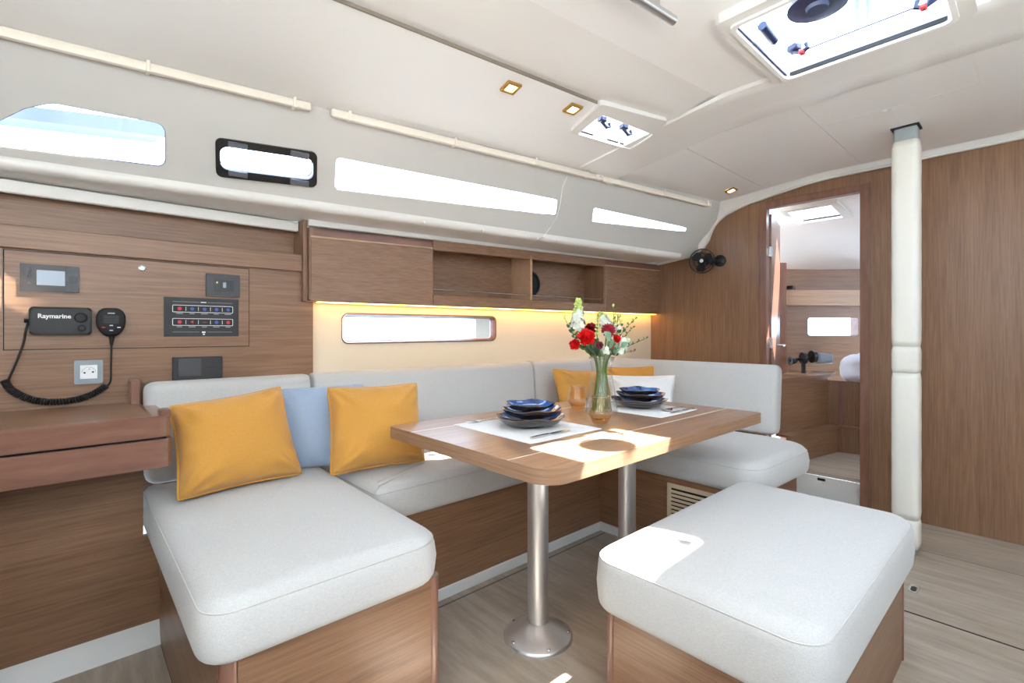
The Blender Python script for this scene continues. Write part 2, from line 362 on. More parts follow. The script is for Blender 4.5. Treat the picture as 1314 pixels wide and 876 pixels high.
# ledge under the windows, underside, bead
bm = bm_new()
xs = [-1.7+.2*i for i in range(27)]
prof = lambda x: [V((x, YS(x)+.004, 1.645)), V((x, YS(x)-.012, 1.626)), V((x, YS(x)-.012, 1.606)), V((x, YS(x)-.003, 1.594)), V((x, YS(x)+.02, 1.588)), V((x, max(YL(x)+.02, YS(x)+.14) if x > .8 else 2.47, 1.580+.016*max(0, x-.8)/2.7))]
rows = [[bm.verts.new(p) for p in prof(x)] for x in xs if x < 3.5]
for A_, B_ in zip(rows, rows[1:]):
    for j in range(5): bm.faces.new((A_[j], A_[j+1], B_[j+1], B_[j]))
trim3 = obj('trim_3', bm, 'gelcoat', kind='structure', label='rounded cream ledge below the coachroof windows', smooth=50)
for (u, v) in ((386, 262), (443, 268), (553, 283), (648, 289), (726, 298), (752, 302), (878, 314)):
    p = atz(u, v, 1.598); n_ = V((0, -.8, -.6)).normalized()
    q = V((p.x, YS(p.x)-.008, 1.600))
    obj('snap_button', B(lathe, q, [(0, .006), (.005, .005), (.007, .001), (.007, -.004)], 12, n_), 'panel_white', trim3, True)
bm = bm_new()
obox(bm, (-1.7, 2.40, 1.532), (2.5125, 0, 0), (0, .02, 0), (0, 0, .046), .004)
obj('trim_4', bm, 'gelcoat', kind='structure', label='cream bead along the top of the chart table bulkhead')
bm = bm_new(); a, b = V((.831, YL(.831)+.012, 1.552)), V((3.49, YL(3.49)+.012, 1.588)); d_ = (b-a)
obox(bm, a, d_, (0, .03, 0), (0, 0, .04), .004)
obj('trim_5', bm, 'gelcoat', kind='structure', label='cream bead along the top of the overhead locker')
bm = bm_new()
sp = [atpl(u, v, CO-CN*.001, CN) for u, v in ((728, 226), (722, 240), (719, 262), (714, 280), (706, 292))]+[atz(697, 304, 1.578), atz(680, 313, 1.578)]
tube(bm, sp, .0022, 5); obj('trim_6', bm, 'panel_white', kind='structure', label='thin sealed joint running down the coachroof side')
# ---- ceiling
ceil = thing('ceiling', (1.0, .5, 2.0), 'cream and white overhead panels of the saloon', kind='structure')
YST = lambda x: 1.455-.107*x
ZST = 2.02
PA, PB, PC = V((0, YT(0), ZT0)), V((2.2, YT(2.2), ZT0)), V((1.0, YST(1.0), ZST))
SN = (PB-PA).cross(PC-PA).normalized()
if SN.z < 0: SN = -SN
SAX = (PB-PA).normalized(); SAY = SN.cross(SAX)                # SAY points inboard or outboard
if SAY.y > 0: SAY = -SAY
def s2(p): d = V(p)-PA; return V((d.dot(SAX), d.dot(SAY)))
def s2p(u, v): return s2(atpl(u, v, PA, SN))
def s3(p, off=0): return PA+SAX*p[0]+SAY*p[1]+SN*off
def onS(x, y):
    z = PA.z-((x-PA.x)*SN.x+(y-PA.y)*SN.y)/SN.z; return V((x, y, z))
hs = [s2p(*p) for p in ((741, 168), (772, 143), (838, 169), (808, 188))]
HS_hole = rpoly(hs, .012, 3)
HS_out = shrink(HS_hole, -.008)
obj('side_panel', B(plate, PA, SAX, SAY, [s2(onS(-1.6, YT(-1.6))), s2(onS(2.24, YT(2.24))), s2(onS(2.24, YST(2.24)+.002)), s2(onS(-1.6, YST(-1.6)+.002))], [HS_out], .025, SN), 'panel_white', ceil)
bm = bm_new()                                          # cove rising to the recessed centre
cv = [(.05, 2.046), (.006, 2.044), (.003, 2.028), (-.085, 2.026), (-.115, 2.029), (-.15, 2.037), (-.19, 2.050), (-.23, 2.060), (-.30, 2.064)]
rows = [[bm.verts.new((x, YST(x)+dy, z)) for dy, z in cv] for x in [-1.6+.12*i for i in range(31)]+[2.06]]
for A_, B_ in zip(rows, rows[1:]):
    for j in range(len(cv)-1): bm.faces.new((A_[j], A_[j+1], B_[j+1], B_[j]))
obj('cove', bm, 'gelcoat', ceil, 60)
bm = bm_new(); obox(bm, V((-1.6, YST(-1.6)-.0035, 2.0165)), V((3.7, YST(2.1)-YST(-1.6), 0)), V((0, .007, 0)), V((0, 0, .014))); obj('step_shade', bm, 'shade_grey', ceil)  # grey strip painting the shade line along the ceiling step
HX0, HX1, HY0, HY1 = 1.576, 2.046, .197, .674
HB = [(HX0, HY0), (HX1, HY0), (HX1, HY1), (HX0, HY1)]
hole_b = rrect(HX0-.012, HX1+.012, HY0-.012, HY1+.012, .03, 4)
obj('centre_panel', B(plate, (0, 0, 2.063), (1, 0, 0), (0, 1, 0), [(-1.6, -1.5), (2.10, -1.5), (2.10, 1.2), (1.1, 1.24), (-1.6, 1.5)], [hole_b, rrect(-1.2, 1.2, -1.45, -.86, .05)], .018), 'panel_white', ceil)  # second hole is an unseen hatch added to light the galley worktop
bm = bm_new()                                          # beam across the cabin, forward of the hatch
bp_ = [(2.045, 2.066), (2.050, 2.048), (2.066, 2.040), (2.10, 2.038), (2.24, 2.038), (2.255, 2.036), (2.335, 2.026), (2.345, 2.03), (2.35, 2.05)]
ys = [-1.5, -.8, -.1, .3, .6, .9, 1.05, 1.12, 1.18, 1.24, 1.3, 1.4, 1.5, 1.6, 1.66, 1.70]
def drop(y, x, z): return min(z, onS(x, y).z-.008+(.012 if x < 2.05 else 0)) if y > 1.0 else z
rows = [[bm.verts.new((x, y, drop(y, x, z))) for x, z in bp_] for y in ys]
for A_, B_ in zip(rows, rows[1:]):
    for j in range(len(bp_)-1): bm.faces.new((A_[j], A_[j+1], B_[j+1], B_[j]))
obj('beam', bm, 'gelcoat', ceil, 45)
def ceilz(y):                                          # forward overhead camber
    return 2.036-(0 if y < .9 else .075*min(1, (y-.9)/.7)**1.3)
def fpanel(x0, x1, y0, y1, ye0=None, ye1=None):
    bm = bm_new(); n = 14; up = []; dn = []
    for i in range(n+1):
        t = i/n
        ra, rb = [], []
        for k, x in enumerate((x0, x1)):
            yy1 = y1 if ye0 is None else (ye0, ye1)[k]
            y = lerp(y0, yy1, t); z = ceilz(y); ra.append(bm.verts.new((x, y, z))); rb.append(bm.verts.new((x, y, z+.02)))
        up.append(rb); dn.append(ra)
    for i in range(n):
        bm.faces.new((dn[i][0], dn[i][1], dn[i+1][1], dn[i+1][0])); bm.faces.new((up[i][0], up[i+1][0], up[i+1][1], up[i][1]))
        bm.faces.new((dn[i][0], dn[i+1][0], up[i+1][0], up[i][0])); bm.faces.new((dn[i][1], up[i][1], up[i+1][1], dn[i+1][1]))
    bm.faces.new((dn[0][0], up[0][0], up[0][1], dn[0][1])); bm.faces.new((dn[n][0], dn[n][1], up[n][1], up[n][0]))
    return bm
g = .0015
for nm, a in (('forward_panel', (2.34, 3.487, 1.255+g, 0, YT(2.34), YT(3.487))), ('forward_panel', (2.34, 3.487, .728+g, 1.255-g)),
              ('forward_panel', (2.34, 2.665-g, .175+g, .728-g)), ('forward_panel', (2.665+g, 3.487, .46+g, .728-g)), ('forward_panel', (2.665+g, 3.487, .175+g, .46-g)),
              ('forward_panel', (2.34, 3.487, -1.5, .175-g))):
    obj(nm, fpanel(*a), 'pale_panel', ceil, 30)
obj('backing', B(box, 2.34, 3.487, -1.5, 1.3, 2.0375, 2.055), 'pale_panel', ceil)
obj('screw_cap', B(lathe, (2.685, .485, 2.036), [(0, -.004), (.008, -.003), (.010, 0)], 12), 'panel_white', ceil, True)
obj('plenum_end', B(box, 3.50, 3.515, -1.5, 1.7, 2.0, 2.10), 'pale_panel', ceil)
# deck above (keeps daylight to the hatches and one added opening over the galley)
bm = bm_new(); small = [(p.x, p.y) for p in (s3(q) for q in rpoly(hs, .012, 3))]
small = [(p.x, p.y) for p in (s3(q, .06) for q in shrink(rpoly(hs, .012, 3), -.012))]
plate(bm, (0, 0, 2.082), (1, 0, 0), (0, 1, 0), [(-1.7, -1.6), (3.54, -1.6), (3.54, YT(3.54)-.06), (-1.7, YT(-1.7)-.06)], [hole_b, small, rrect(-1.2, 1.2, -1.45, -.86, .05)], .018)
dk = obj('deck', bm, 'deck_white', kind='structure', label='white deck moulding above the saloon')
bm = bm_new()                                          # side deck outside the windows
for x0, x1 in ((-1.7, .9), (.9, 3.53)):
    vs = [bm.verts.new(p) for p in ((x0, YS(x0)+.03, 1.63), (x1, YS(x1)+.05, 1.63), (x1, 2.90-.1*x1, 1.625), (x0, 2.90-.1*x0, 1.625))]; bm.faces.new(vs)
obj('side_deck', bm, 'deck_white', kind='structure', label='white side deck outside the windows')
# ---- hull liner behind the settee and lockers
WA, WB = V((.86, 2.40, 0)), V((3.49, 2.16, 0)); WAX = (WB-WA).normalized(); WN = V((WAX.y, -WAX.x, 0)).normalized()   # WN points inboard
if WN.y > 0: WN = -WN
def wl(u, v):
    p = atpl(u, v, WA, WN)-WA; return V((p.dot(WAX), p.z))
hw = rpoly([wl(*p) for p in ((439.5, 402.5), (635.5, 406.5), (635.5, 436), (439.5, 440))], .03, 6)
Lw = (WB-WA).length
obj('wall_port', B(plate, WA, WAX, (0, 0, 1), [(-.02, .3), (Lw, .3), (Lw, 1.2055), (-.02, 1.2055)], [hw], .012, -WN), 'cream_wall', kind='structure', label='cream hull liner panel behind the settee')
w6 = thing('window_5', WA+WAX*.6+V((0, 0, 1.05)), 'hull window in a rounded wooden recess above the settee', kind='structure')
hwi = [V((p.x-.004, p.y-.001)) for p in shrink(hw, .012)]
H3 = lambda p, o: WA+WAX*p.x+V((0, 0, p.y))+WN*o
bm = bm_new(); rg = [[bm.verts.new(H3(p, o)) for p in lp] for lp, o in ((shrink(hw, -.006), -.004), (shrink(hw, -.006), .004), (hw, .005), (hwi, -.028), (hwi, -.036))]
for A_, B_ in zip(rg, rg[1:]): bridge(bm, A_, B_)
obj('frame', bm, 'solid_x', w6, 40)
obj('pane', B(plate, WA-WN*.034, WAX, (0, 0, 1), shrink(hwi, -.008), (), .006, -WN), 'pane', w6)
obj('gasket', B(tube, [H3(p, -.031) for p in hwi], .0025, 6, closed=True), 'panel_white', w6)
# outer hull, keeps stray daylight out behind the joinery
bm = bm_new()
hwo = shrink(hwi, -.02)
plate(bm, WA-WN*.34, WAX, (0, 0, 1), [(-2.7, -.06), (Lw+.1, -.06), (Lw+.1, 1.62), (-2.7, 1.62)], [shrink(hwi, -.09)], .02, -WN)
obj('wall_port_hull', bm, 'deck_white', kind='structure', label='white outer hull side')
# ---- chart table bulkhead (aft part of the port side)
YN = 2.37
wn = obj('wall_port_aft', B(plate, (0, YN, 0), (1, 0, 0), (0, 0, 1), [(-1.7, .30), (.868, .30), (.868, 1.2), (.829, 1.2), (.829, 1.345), (-1.7, 1.345)], (), .02, (0, 1, 0)), 'wood_x', kind='structure', label='walnut veneer panel carrying the chart table instruments')
obj('wall_port_low', B(plate, (0, 2.05, 0), (1, 0, 0), (0, 0, 1), [(-1.7, .06), (.232, .06), (.232, .366), (.187, .366), (.187, .78), (-1.7, .78)], (), .02, (0, 1, 0)), 'wood_x', kind='structure', label='dark shaded walnut panel under the chart table')
bm = bm_new()
pr = [(2.052, .085), (2.05, .07), (2.035, .03), (2.012, 0), (2.07, 0), (2.07, .085)]
r0 = [bm.verts.new((-1.7, y, z)) for y, z in pr]; r1 = [bm.verts.new((.232, y, z)) for y, z in pr]; bridge(bm, r0, r1); bm.faces.new(r0); bm.faces.new(r1[::-1])
obj('baseboard_port', bm, 'kick_white', kind='structure', label='white coved kick strip under the chart table', smooth=40)
# ---- unseen sides of the cabin: aft bulkhead with companionway, starboard side with windows
ws = obj('wall_starboard', B(plate, (-1.7, -1.5, 0), (1, 0, 0), (0, 0, 1), [(0, 0), (5.3, 0), (5.3, 2.12), (0, 2.12)], [rrect(.3, 1.55, 1.62, 1.76, .05), rrect(1.75, 3.0, 1.62, 1.76, .05), rrect(3.2, 4.9, 1.62, 1.76, .05)], .03, (0, -1, 0)), 'gelcoat', kind='structure', label='cream starboard side with long windows')
wa = obj('wall_aft', B(plate, (-1.7, -1.5, 0), (0, 1, 0), (0, 0, 1), [(0, 0), (4.0, 0), (4.0, 2.12), (0, 2.12)], [rrect(1.1, 1.9, 1.5, 2.05, .05)], .03, (-1, 0, 0)), 'gelcoat', kind='structure', label='cream aft bulkhead with open companionway')

# ---- unseen galley added on the starboard side to bounce daylight onto the ceiling
ga_ = thing('added_galley', (.2, -1.1, 0), 'unseen galley unit added so its white worktop lights the ceiling', 'counter')
obj('body', B(box, -1.55, 1.7, -1.46, -.62, 0, .89), 'wood_x', ga_)
obj('worktop', B(box, -1.58, 1.74, -1.48, -.58, .89, .93, .006), 'deck_white', ga_)
# ================================================================== JOINERY
# ---- overhead locker
LA, LB = V((.833, YL(.833), 0)), V((3.488, YL(3.488), 0)); LAX = (LB-LA).normalized(); LN = V((LAX.y, -LAX.x, 0)).normalized()
if LN.y > 0: LN = -LN
LL = (LB-LA).length
def ll(u, v):
    p = atpl(u, v, LA, LN)-LA; return V((p.dot(LAX), p.z))
Z0 = 1.206
zt = lambda s: lerp(1.546, 1.592, s/LL)                # locker top rises forward
s1, s2_, s3_, s4 = ll(555.7, 350).x, ll(680.5, 350).x, ll(776.5, 350).x, LL
lk = thing('overhead_locker', LA+LAX*1.3+V((0, .1, Z0)), 'long walnut overhead locker with two open niches above the settee', 'cabinet')
def lbox(bm, sa, sb, da, db, za, zb, za2=None, zb2=None, bev=0):
    """box in the locker's frame: s along, d outboard from the front"""
    za2 = za if za2 is None else za2; zb2 = zb if zb2 is None else zb2
    P_ = lambda s, d, z: LA+LAX*s-LN*d+V((0, 0, z))
    vs = [bm.verts.new(P_(s, d, z)) for s, z_, zz in ((sa, za, zb), (sb, za2, zb2)) for d in (da, db) for z in (z_, zz)]
    fs = [bm.faces.new([vs[i] for i in q]) for q in ((0, 1, 3, 2), (4, 6, 7, 5), (0, 4, 5, 1), (2, 3, 7, 6), (0, 2, 6, 4), (1, 5, 7, 3))]
    if bev: bmesh.ops.bevel(bm, geom=list({e for f in fs for e in f.edges}), offset=bev, segments=1, affect='EDGES')
zd = lambda s: zt(s)-.046
obj('base_board', B(lbox, 0, LL, .004, .30, Z0, Z0+.018), 'wood_x', lk)
obj('end_panel', B(lbox, -.003, .015, .003, .30, Z0, zt(0)), 'wood_z', lk)
obj('header', B(lbox, 0, s1-.002, .006, .026, zd(0), zt(0), zd(s1), zt(s1)), 'solid_x', lk)
dl = obj('door', B(lbox, .002, s1-.002, -.002, .018, Z0-.004, zd(0)-.004, None, zd(s1)-.004, .002), 'wood_x', lk)
obj('bevel_strip', B(lbox, .002, s1-.002, -.003, .012, zd(0)-.0035, zd(0)+.004, zd(s1)-.0035, zd(s1)+.004), 'pale_wood_x', lk)
obj('door', B(lbox, s3_+.004, LL-.002, -.002, .018, Z0-.004, zd(s3_)-.004, None, zd(LL)-.004, .002), 'wood_x', lk)
obj('bevel_strip', B(lbox, s3_+.004, LL-.002, -.003, .012, zd(s3_)-.0035, zd(s3_)+.004, zd(LL)-.0035, zd(LL)+.004), 'pale_wood_x', lk)
obj('header', B(lbox, s3_+.004, LL, .006, .026, zd(s3_), zt(s3_), zd(LL), zt(LL)), 'solid_x', lk)
n0, n1 = Z0+.052, lambda s: zt(s)-.054                 # niche sill and head
obj('niche_head', B(lbox, s1+.001, s3_, 0, .02, n1(s1), zt(s1), n1(s3_), zt(s3_), .0015), 'wood_x', lk)
obj('niche_sill', B(lbox, s1+.001, s3_, 0, .02, Z0-.003, n0, None, None, .0015), 'wood_x', lk)
obj('niche_floor', B(lbox, s1, s3_, .02, .30, n0-.03, n0-.012), 'wood_x', lk)
obj('niche_back', B(lbox, s1, s3_, .195, .21, Z0, zt(s1), None, zt(s3_)), 'wood_x', lk)
obj('niche_top', B(lbox, s1, s3_, .02, .30, n1(s1)+.02, n1(s1)+.035, n1(s3_)+.02, n1(s3_)+.035), 'wood_x', lk)
for s in (s1-.012, s2_, s3_-.012): obj('divider', B(lbox, s, s+.016, .0 if s == s2_ else .004, .2, n0-.02 if s != s2_ else n0, n1(s)+.025), 'wood_z' if s != s2_ else 'pale_wood_x', lk)
for a, b in ((s1+.004, s2_), (s2_+.016, s3_-.012)):
    obj('fiddle_rod', B(lambda bm: tube(bm, [LA+LAX*s-LN*.012+V((0, 0, n0+.03)) for s in (a, b)], .0038, 8)), 'steel', lk, 40)
obj('top_board', B(lbox, 0, LL, .006, .30, zt(0)-.012, zt(0), zt(LL)-.012, zt(LL)), 'wood_x', lk)
sc_ = atpl(679.5, 364, LA-LN*.165, LN)
sp = thing('speaker', sc_-V((0, 0, .085)), 'round black loudspeaker at the back of the locker niche', 'speaker')
obj('rim', B(lathe, sc_, [(.088, -.02), (.09, .0), (.085, .012), (.074, .012), (.07, .004)], 32, LN), 'black', sp, 40)
obj('cone', B(lathe, sc_, [(.072, .005), (.05, -.005), (.028, -.014), (.026, -.006), (.0, .002)], 32, LN), 'soft_black', sp, 40)
# LED strip under the locker
ls = thing('led_strip', LA+LAX*1.3-LN*.035+V((0, 0, Z0-.012)), 'glowing warm light strip under the overhead locker', 'light')
obj('channel', B(lbox, .04, LL-.01, .022, .062, Z0-.008, Z0), 'alu', ls)
obj('diffuser', B(lbox, .042, LL-.012, .03, .056, Z0-.0105, Z0-.008), 'led_warm', ls)

# ---- chart table bulkhead: shelf above, panel, desk
sh = thing('bookshelf', (-.1, 2.43, 1.33), 'open walnut shelf trough above the instrument panel', 'shelf')
zb0, zb1 = aty(200, 333, 2.352).z, aty(200, 307, 2.352).z
obj('front_board', B(box, -1.7, .812, 2.352, 2.372, zb0, zb1, .003), 'wood_x', sh)
obj('back_board', B(box, -1.7, .812, 2.47, 2.49, zb0, 1.58), 'wood_x', sh)
obj('bottom_board', B(box, -1.7, .812, 2.372, 2.47, zb0+.004, zb0+.02), 'wood_x', sh)
obj('end_board', B(box, .812, .8305, 2.34, 2.4699, 1.2, 1.582), 'wood_z', sh)
def pn(u, v, y=YN): return aty(u, v, y)
a, b = pn(5.5, 330), pn(319, 395); zt_, zb_ = pn(200, 336).z, pn(160, 446).z
hp = thing('instrument_panel', V((.2, YN, zb_)), 'hinged walnut instrument panel over the chart table', 'panel')
obj('gap', B(box, a.x-.003, b.x+.003, YN-.0012, YN+.003, zb_-.003, zt_+.003), 'gap', hp)
obj('leaf', B(box, a.x, b.x, YN-.004, YN-.001, zb_, zt_), 'wood_x', hp)
lc = pn(182.5, 344, YN-.004)
kl = thing('cam_lock', lc-V((0, 0, .012)), 'small chrome cam lock at the top of the instrument panel', 'lock')
obj('rose', B(lathe, lc, [(.012, 0), (.012, .003), (.008, .005), (.007, .002), (0, .002)], 20, V((0, -1, 0))), 'steel', kl, 40)
obj('key_slot', B(box, lc.x-.001, lc.x+.001, lc.y-.0035, lc.y-.002, lc.z-.004, lc.z+.004), 'gap', kl)
YP = YN-.004
def prect(u0, v0, u1, v1, y=YP):
    uc, vc = (u0+u1)/2, (v0+v1)/2
    return pn(u0, vc, y).x, pn(u1, vc, y).x, pn(uc, v1, y).z, pn(uc, v0, y).z
def front_plate(bm, x0, x1, z0, z1, y0, y1, r=.004, bev=.0015, seg=2):
    pts = rrect(x0, x1, z0, z1, r, 5); K = len(pts)
    A_ = [bm.verts.new((p[0], y1, p[1])) for p in pts]; B_ = [bm.verts.new((p[0], y0, p[1])) for p in pts]
    bridge(bm, A_, B_); bm.faces.new(A_); f = bm.faces.new(B_[::-1])
    if bev: bmesh.ops.bevel(bm, geom=list(f.edges), offset=bev, segments=seg, affect='EDGES', profile=.5)
# battery monitor
x0, x1, z0, z1 = prect(25.5, 340, 102, 374.5)
bmn = thing('tank_monitor', ((x0+x1)/2, YP, z0), 'flat glossy display panel with pale screen and touch keys', 'display')
obj('face', B(front_plate, x0, x1, z0, z1, YP-.006, YP, .003), 'screen_brown', bmn)
xk = lerp(x0, x1, .76)
obj('key_field', B(front_plate, xk, x1-.002, z0+.002, z1-.002, YP-.0066, YP-.005, .002, 0), 'gloss_black', bmn)
obj('screen', B(front_plate, lerp(x0, x1, .27), lerp(x0, x1, .745), lerp(z0, z1, .24), lerp(z0, z1, .79), YP-.0070, YP-.005, .001, 0), 'screen', bmn)
ck = V((lerp(x0, x1, .87), YP-.0066, lerp(z0, z1, .5)))
obj('key_ring', B(tube, [ck+V((math.cos(q)*.013, -.0004, math.sin(q)*.013)) for q in [2*pi*i/20 for i in range(20)]], .0007, 5, closed=True), 'dark_grey', bmn)
for k in (.3, .55, .78): obj('touch_key', B(front_plate, lerp(x0, x1, .12), lerp(x0, x1, .17), lerp(z0, z1, k)-.004, lerp(z0, z1, k)+.004, YP-.0064, YP-.005, .001, 0), 'dark_grey', bmn)
# radio
x0, x1, z0, z1 = prect(37, 394, 118, 429.5, YP-.03)
rd = thing('marine_radio', ((x0+x1)/2, YP, z0), 'black marine radio box with two knobs and white lettering', 'radio')
obj('body', B(front_plate, x0, x1, z0, z1, YP-.034, YP, .012, .006, 3), 'soft_black', rd, 40)
obj('face', B(front_plate, x0+.006, x1-.006, z0+.006, z1-.006, YP-.0355, YP-.030, .008, .001, 1), 'black', rd, 40)
for fx, fz, r_ in ((.815, .63, .0175), (.83, .25, .0105)):
    c = V((lerp(x0, x1, fx), YP-.035, lerp(z0, z1, fz))); obj('knob', B(lathe, c, [(r_*1.05, 0), (r_, .012), (r_*.8, .015), (0, .015)], 28, V((0, -1, 0))), 'soft_black', rd, 40)
tw = (x1-x0)*.52
me = text_mesh('Raymarine', .021, V((lerp(x0, x1, .13), YP-.0355, lerp(z0, z1, .60))), (1, 0, 0), (0, 0, 1), .0008, .0006)
xs_ = [v.co.x for v in me.vertices]; w_ = max(xs_)-min(xs_)
for v in me.vertices: v.co.x = min(xs_)+(v.co.x-min(xs_))*tw/w_
obj('lettering', me, 'white_ink', rd)
# microphone and coiled cord
mc = pn(142.5, 413, YP-.03)
mk = thing('hand_microphone', mc-V((0, -.03, .055)), 'black fist microphone hung beside the radio', 'microphone')
def mic(bm):
    pr_ = [(-1, .35), (-.94, .6), (-.78, .84), (-.45, 1.0), (0, 1.02), (.35, .95), (.65, .78), (.88, .56), (1, .34)]
    pts = [V((-w*.042, 0, t*-.052)) for t, w in pr_]+[V((w*.042, 0, t*-.052)) for t, w in pr_[::-1]]
    rings = []
    for yy, s in ((.028, .82), (.02, .98), (0, 1.0), (-.008, .97), (-.013, .85)): rings.append([bm.verts.new(mc+V((p.x*s, yy, p.z*s))) for p in pts])
    for A_, B_ in zip(rings, rings[1:]): bridge(bm, A_, B_)
    bm.faces.new(rings[0]); bm.faces.new(rings[-1][::-1])
obj('body', B(mic), 'soft_black', mk, 50)
for i in range(5): obj('grille_slot', B(box, mc.x-.022, mc.x+.022, mc.y-.0142, mc.y-.0128, mc.z+.020-i*.006, mc.z+.0222-i*.006), 'dark_grey', mk)
obj('name_bar', B(box, mc.x-.010, mc.x+.010, mc.y-.0142, mc.y-.0128, mc.z+.030, mc.z+.034), 'grey_ink', mk)
for dx, dz, m_ in ((-.022, -.02, 'red_ink'), (0, -.013, 'white_ink'), (0, -.031, 'white_ink'), (.022, -.02, 'white_ink')):
    obj('key', B(box, mc.x+dx-.005, mc.x+dx+.005, mc.y-.0142, mc.y-.0125, mc.z+dz-.0018, mc.z+dz+.0018), m_, mk)
obj('strain_relief', B(tube, [mc+V((.003, .006, -.046)), mc+V((.002, .006, -.085))], [.009, .005], 10), 'black', mk, 40)
P0 = pn(34, 412, YP-.012)
cp = [P0+V((.006, 0, 0)), pn(33, 424, YP-.02), pn(30, 440, YP-.02), pn(22, 462, YP-.02), pn(11, 487, YP-.02)]
cc_ = [pn(*p, YP-.024) for p in ((6, 488), (12, 498), (24, 506), (40, 512.5), (60, 515.5), (82, 515), (104, 511), (122, 504), (136, 495))]
ce = [pn(138, 495, YP-.024), pn(142, 488, YP-.024), pn(142.5, 470, YP-.024), pn(143, 450, YP-.024), mc+V((.002, .006, -.075))]
def catmull(ps, n):
    out = []; ps = [V(p) for p in ps]
    for i in range(len(ps)-1):
        a0, a1, a2, a3 = ps[max(i-1, 0)], ps[i], ps[i+1], ps[min(i+2, len(ps)-1)]
        for k in range(n):
            t = k/n; out.append(.5*((2*a1)+(a2-a0)*t+(2*a0-5*a1+4*a2-a3)*t*t+(3*a1-a0-3*a2+a3)*t**3))
    return out+[ps[-1]]
cord = thing('coiled_cord', pn(70, 516, YP), 'black coiled cord hanging between the radio and its microphone', 'cord')
obj('lead', B(tube, catmull(cp, 5), .0035, 6), 'black', cord, True); obj('lead', B(tube, catmull(ce, 5), .0035, 6), 'black', cord, True)
cl_ = catmull(cc_, 50); hx = []
Lc = 0
for i, p in enumerate(cl_):
    t = (cl_[min(i+1, len(cl_)-1)]-cl_[max(i-1, 0)]); a_, b_ = frame_of(t, V((0, 1, 0))); q = i*2*pi/9.2
    hx.append(p+(a_*math.cos(q)+b_*math.sin(q))*.0095)
obj('coil', B(tube, hx, .0032, 5), 'black', cord, True)
obj('plug', B(tube, [P0+V((.012, 0, .002)), P0+V((-.006, 0, .002))], .007, 8), 'black', cord, 40)
# climate control
x0, x1, z0, z1 = prect(264, 352, 307, 381)
cl = thing('climate_control', ((x0+x1)/2, YP, z0), 'small grey framed control with black display', 'control')
obj('frame', B(front_plate, x0, x1, z0, z1, YP-.012, YP, .003, .003), 'dark_grey', cl)
obj('display', B(front_plate, lerp(x0, x1, .24), lerp(x0, x1, .80), lerp(z0, z1, .25), lerp(z0, z1, .75), YP-.0128, YP-.008, .001, 0), 'gloss_black', cl)
obj('symbol', B(front_plate, lerp(x0, x1, .48), lerp(x0, x1, .58), lerp(z0, z1, .40), lerp(z0, z1, .64), YP-.0134, YP-.012, .002, 0), 'grey_ink', cl)
obj('symbol', B(front_plate, lerp(x0, x1, .29), lerp(x0, x1, .33), lerp(z0, z1, .58), lerp(z0, z1, .66), YP-.0134, YP-.012, .001, 0), 'brass', cl)
# switch panel
x0, x1, z0, z1 = prect(210, 382.5, 306, 431.5)
sw = thing('switch_panel', ((x0+x1)/2, YP, z0), 'charcoal panel with two rows of red and blue breaker switches', 'switch panel')
obj('plate', B(front_plate, x0, x1, z0, z1, YP-.004, YP, .001, .001, 1), 'charcoal', sw)
YQ = YP-.004
W_ = lambda f: lerp(x0, x1, f)
Hh = lambda f: lerp(z1, z0, f)
for f0, f1 in ((.20, .375), (.54, .715)):
    obj('switch_row', B(front_plate, W_(.115), W_(.905), Hh(f1-.01), Hh(f0+.01), YQ-.0015, YQ+.001, .003, 0), 'black', sw)
    bm = bm_new(); tube(bm, [V((p[0], YQ-.0014, p[1])) for p in rrect(W_(.108), W_(.912), Hh(f1), Hh(f0), .003, 3)], .0012, 5, closed=True); obj('row_outline', bm, 'white_ink', sw)
for r_, (fz, fl_) in enumerate(((.288, .41), (.628, .75))):
    for i in range(5):
        fx = .195+i*.1625
        c = V((W_(fx), YQ-.0015, Hh(fz)))
        red = (r_ == 0 and i == 0) or (r_ == 1 and i != 3)
        rk = obj('rocker', B(front_plate, c.x-.014, c.x+.014, c.z-.010, c.z+.010, YQ-.004, YQ, .003, .001, 1), 'soft_black', sw)
        if r_ == 1 and i == 2: obj('icon', B(box, c.x-.008, c.x+.008, YQ-.0047, YQ-.0038, c.z-.001, c.z+.001), 'red_ink', rk)
        elif r_ == 1 and i == 1: obj('icon', B(lathe, c+V((0, -.0025, .001)), [(0, .0012), (.0072, .0010), (.0072, 0)], 3, V((0, -1, 0))), 'red_ink', rk)
        else: obj('icon', B(lathe, c+V((0, -.0025, 0)), [(0, .0012), (.0070, .0010), (.0070, 0)], 14, V((0, -1, 0))), 'red_ink' if red else 'blue_ink', rk)
        if i < 4: obj('row_tick', B(box, W_(fx+.081)-.0008, W_(fx+.081)+.0008, YQ-.0022, YQ-.001, c.z-.008, c.z+.008), 'white_ink', sw)
        obj('caption', B(box, c.x-.012+.003*((i+r_) % 2), c.x+.012-.003*((i+r_) % 2), YQ-.0006, YQ+.0004, Hh(fl_)-.0013, Hh(fl_)+.0013), 'grey_ink', sw)
for f, xa, xb in ((.11, .11, .455), (.11, .56, .905), (.885, .11, .455), (.885, .56, .905)): obj('rule', B(box, W_(xa), W_(xb), YQ-.0005, YQ+.0004, Hh(f)-.0005, Hh(f)+.0005), 'grey_ink', sw)
obj('title', B(box, W_(.47), W_(.545), YQ-.0006, YQ+.0004, Hh(.11)-.0016, Hh(.11)+.0016), 'white_ink', sw)
obj('emblem', B(box, W_(.487), W_(.535), YQ-.0006, YQ+.0004, Hh(.90)-.002, Hh(.90)+.005), 'white_ink', sw)
obj('emblem', B(box, W_(.50), W_(.525), YQ-.0006, YQ+.0004, Hh(.95)-.002, Hh(.95)+.003), 'white_ink', sw)
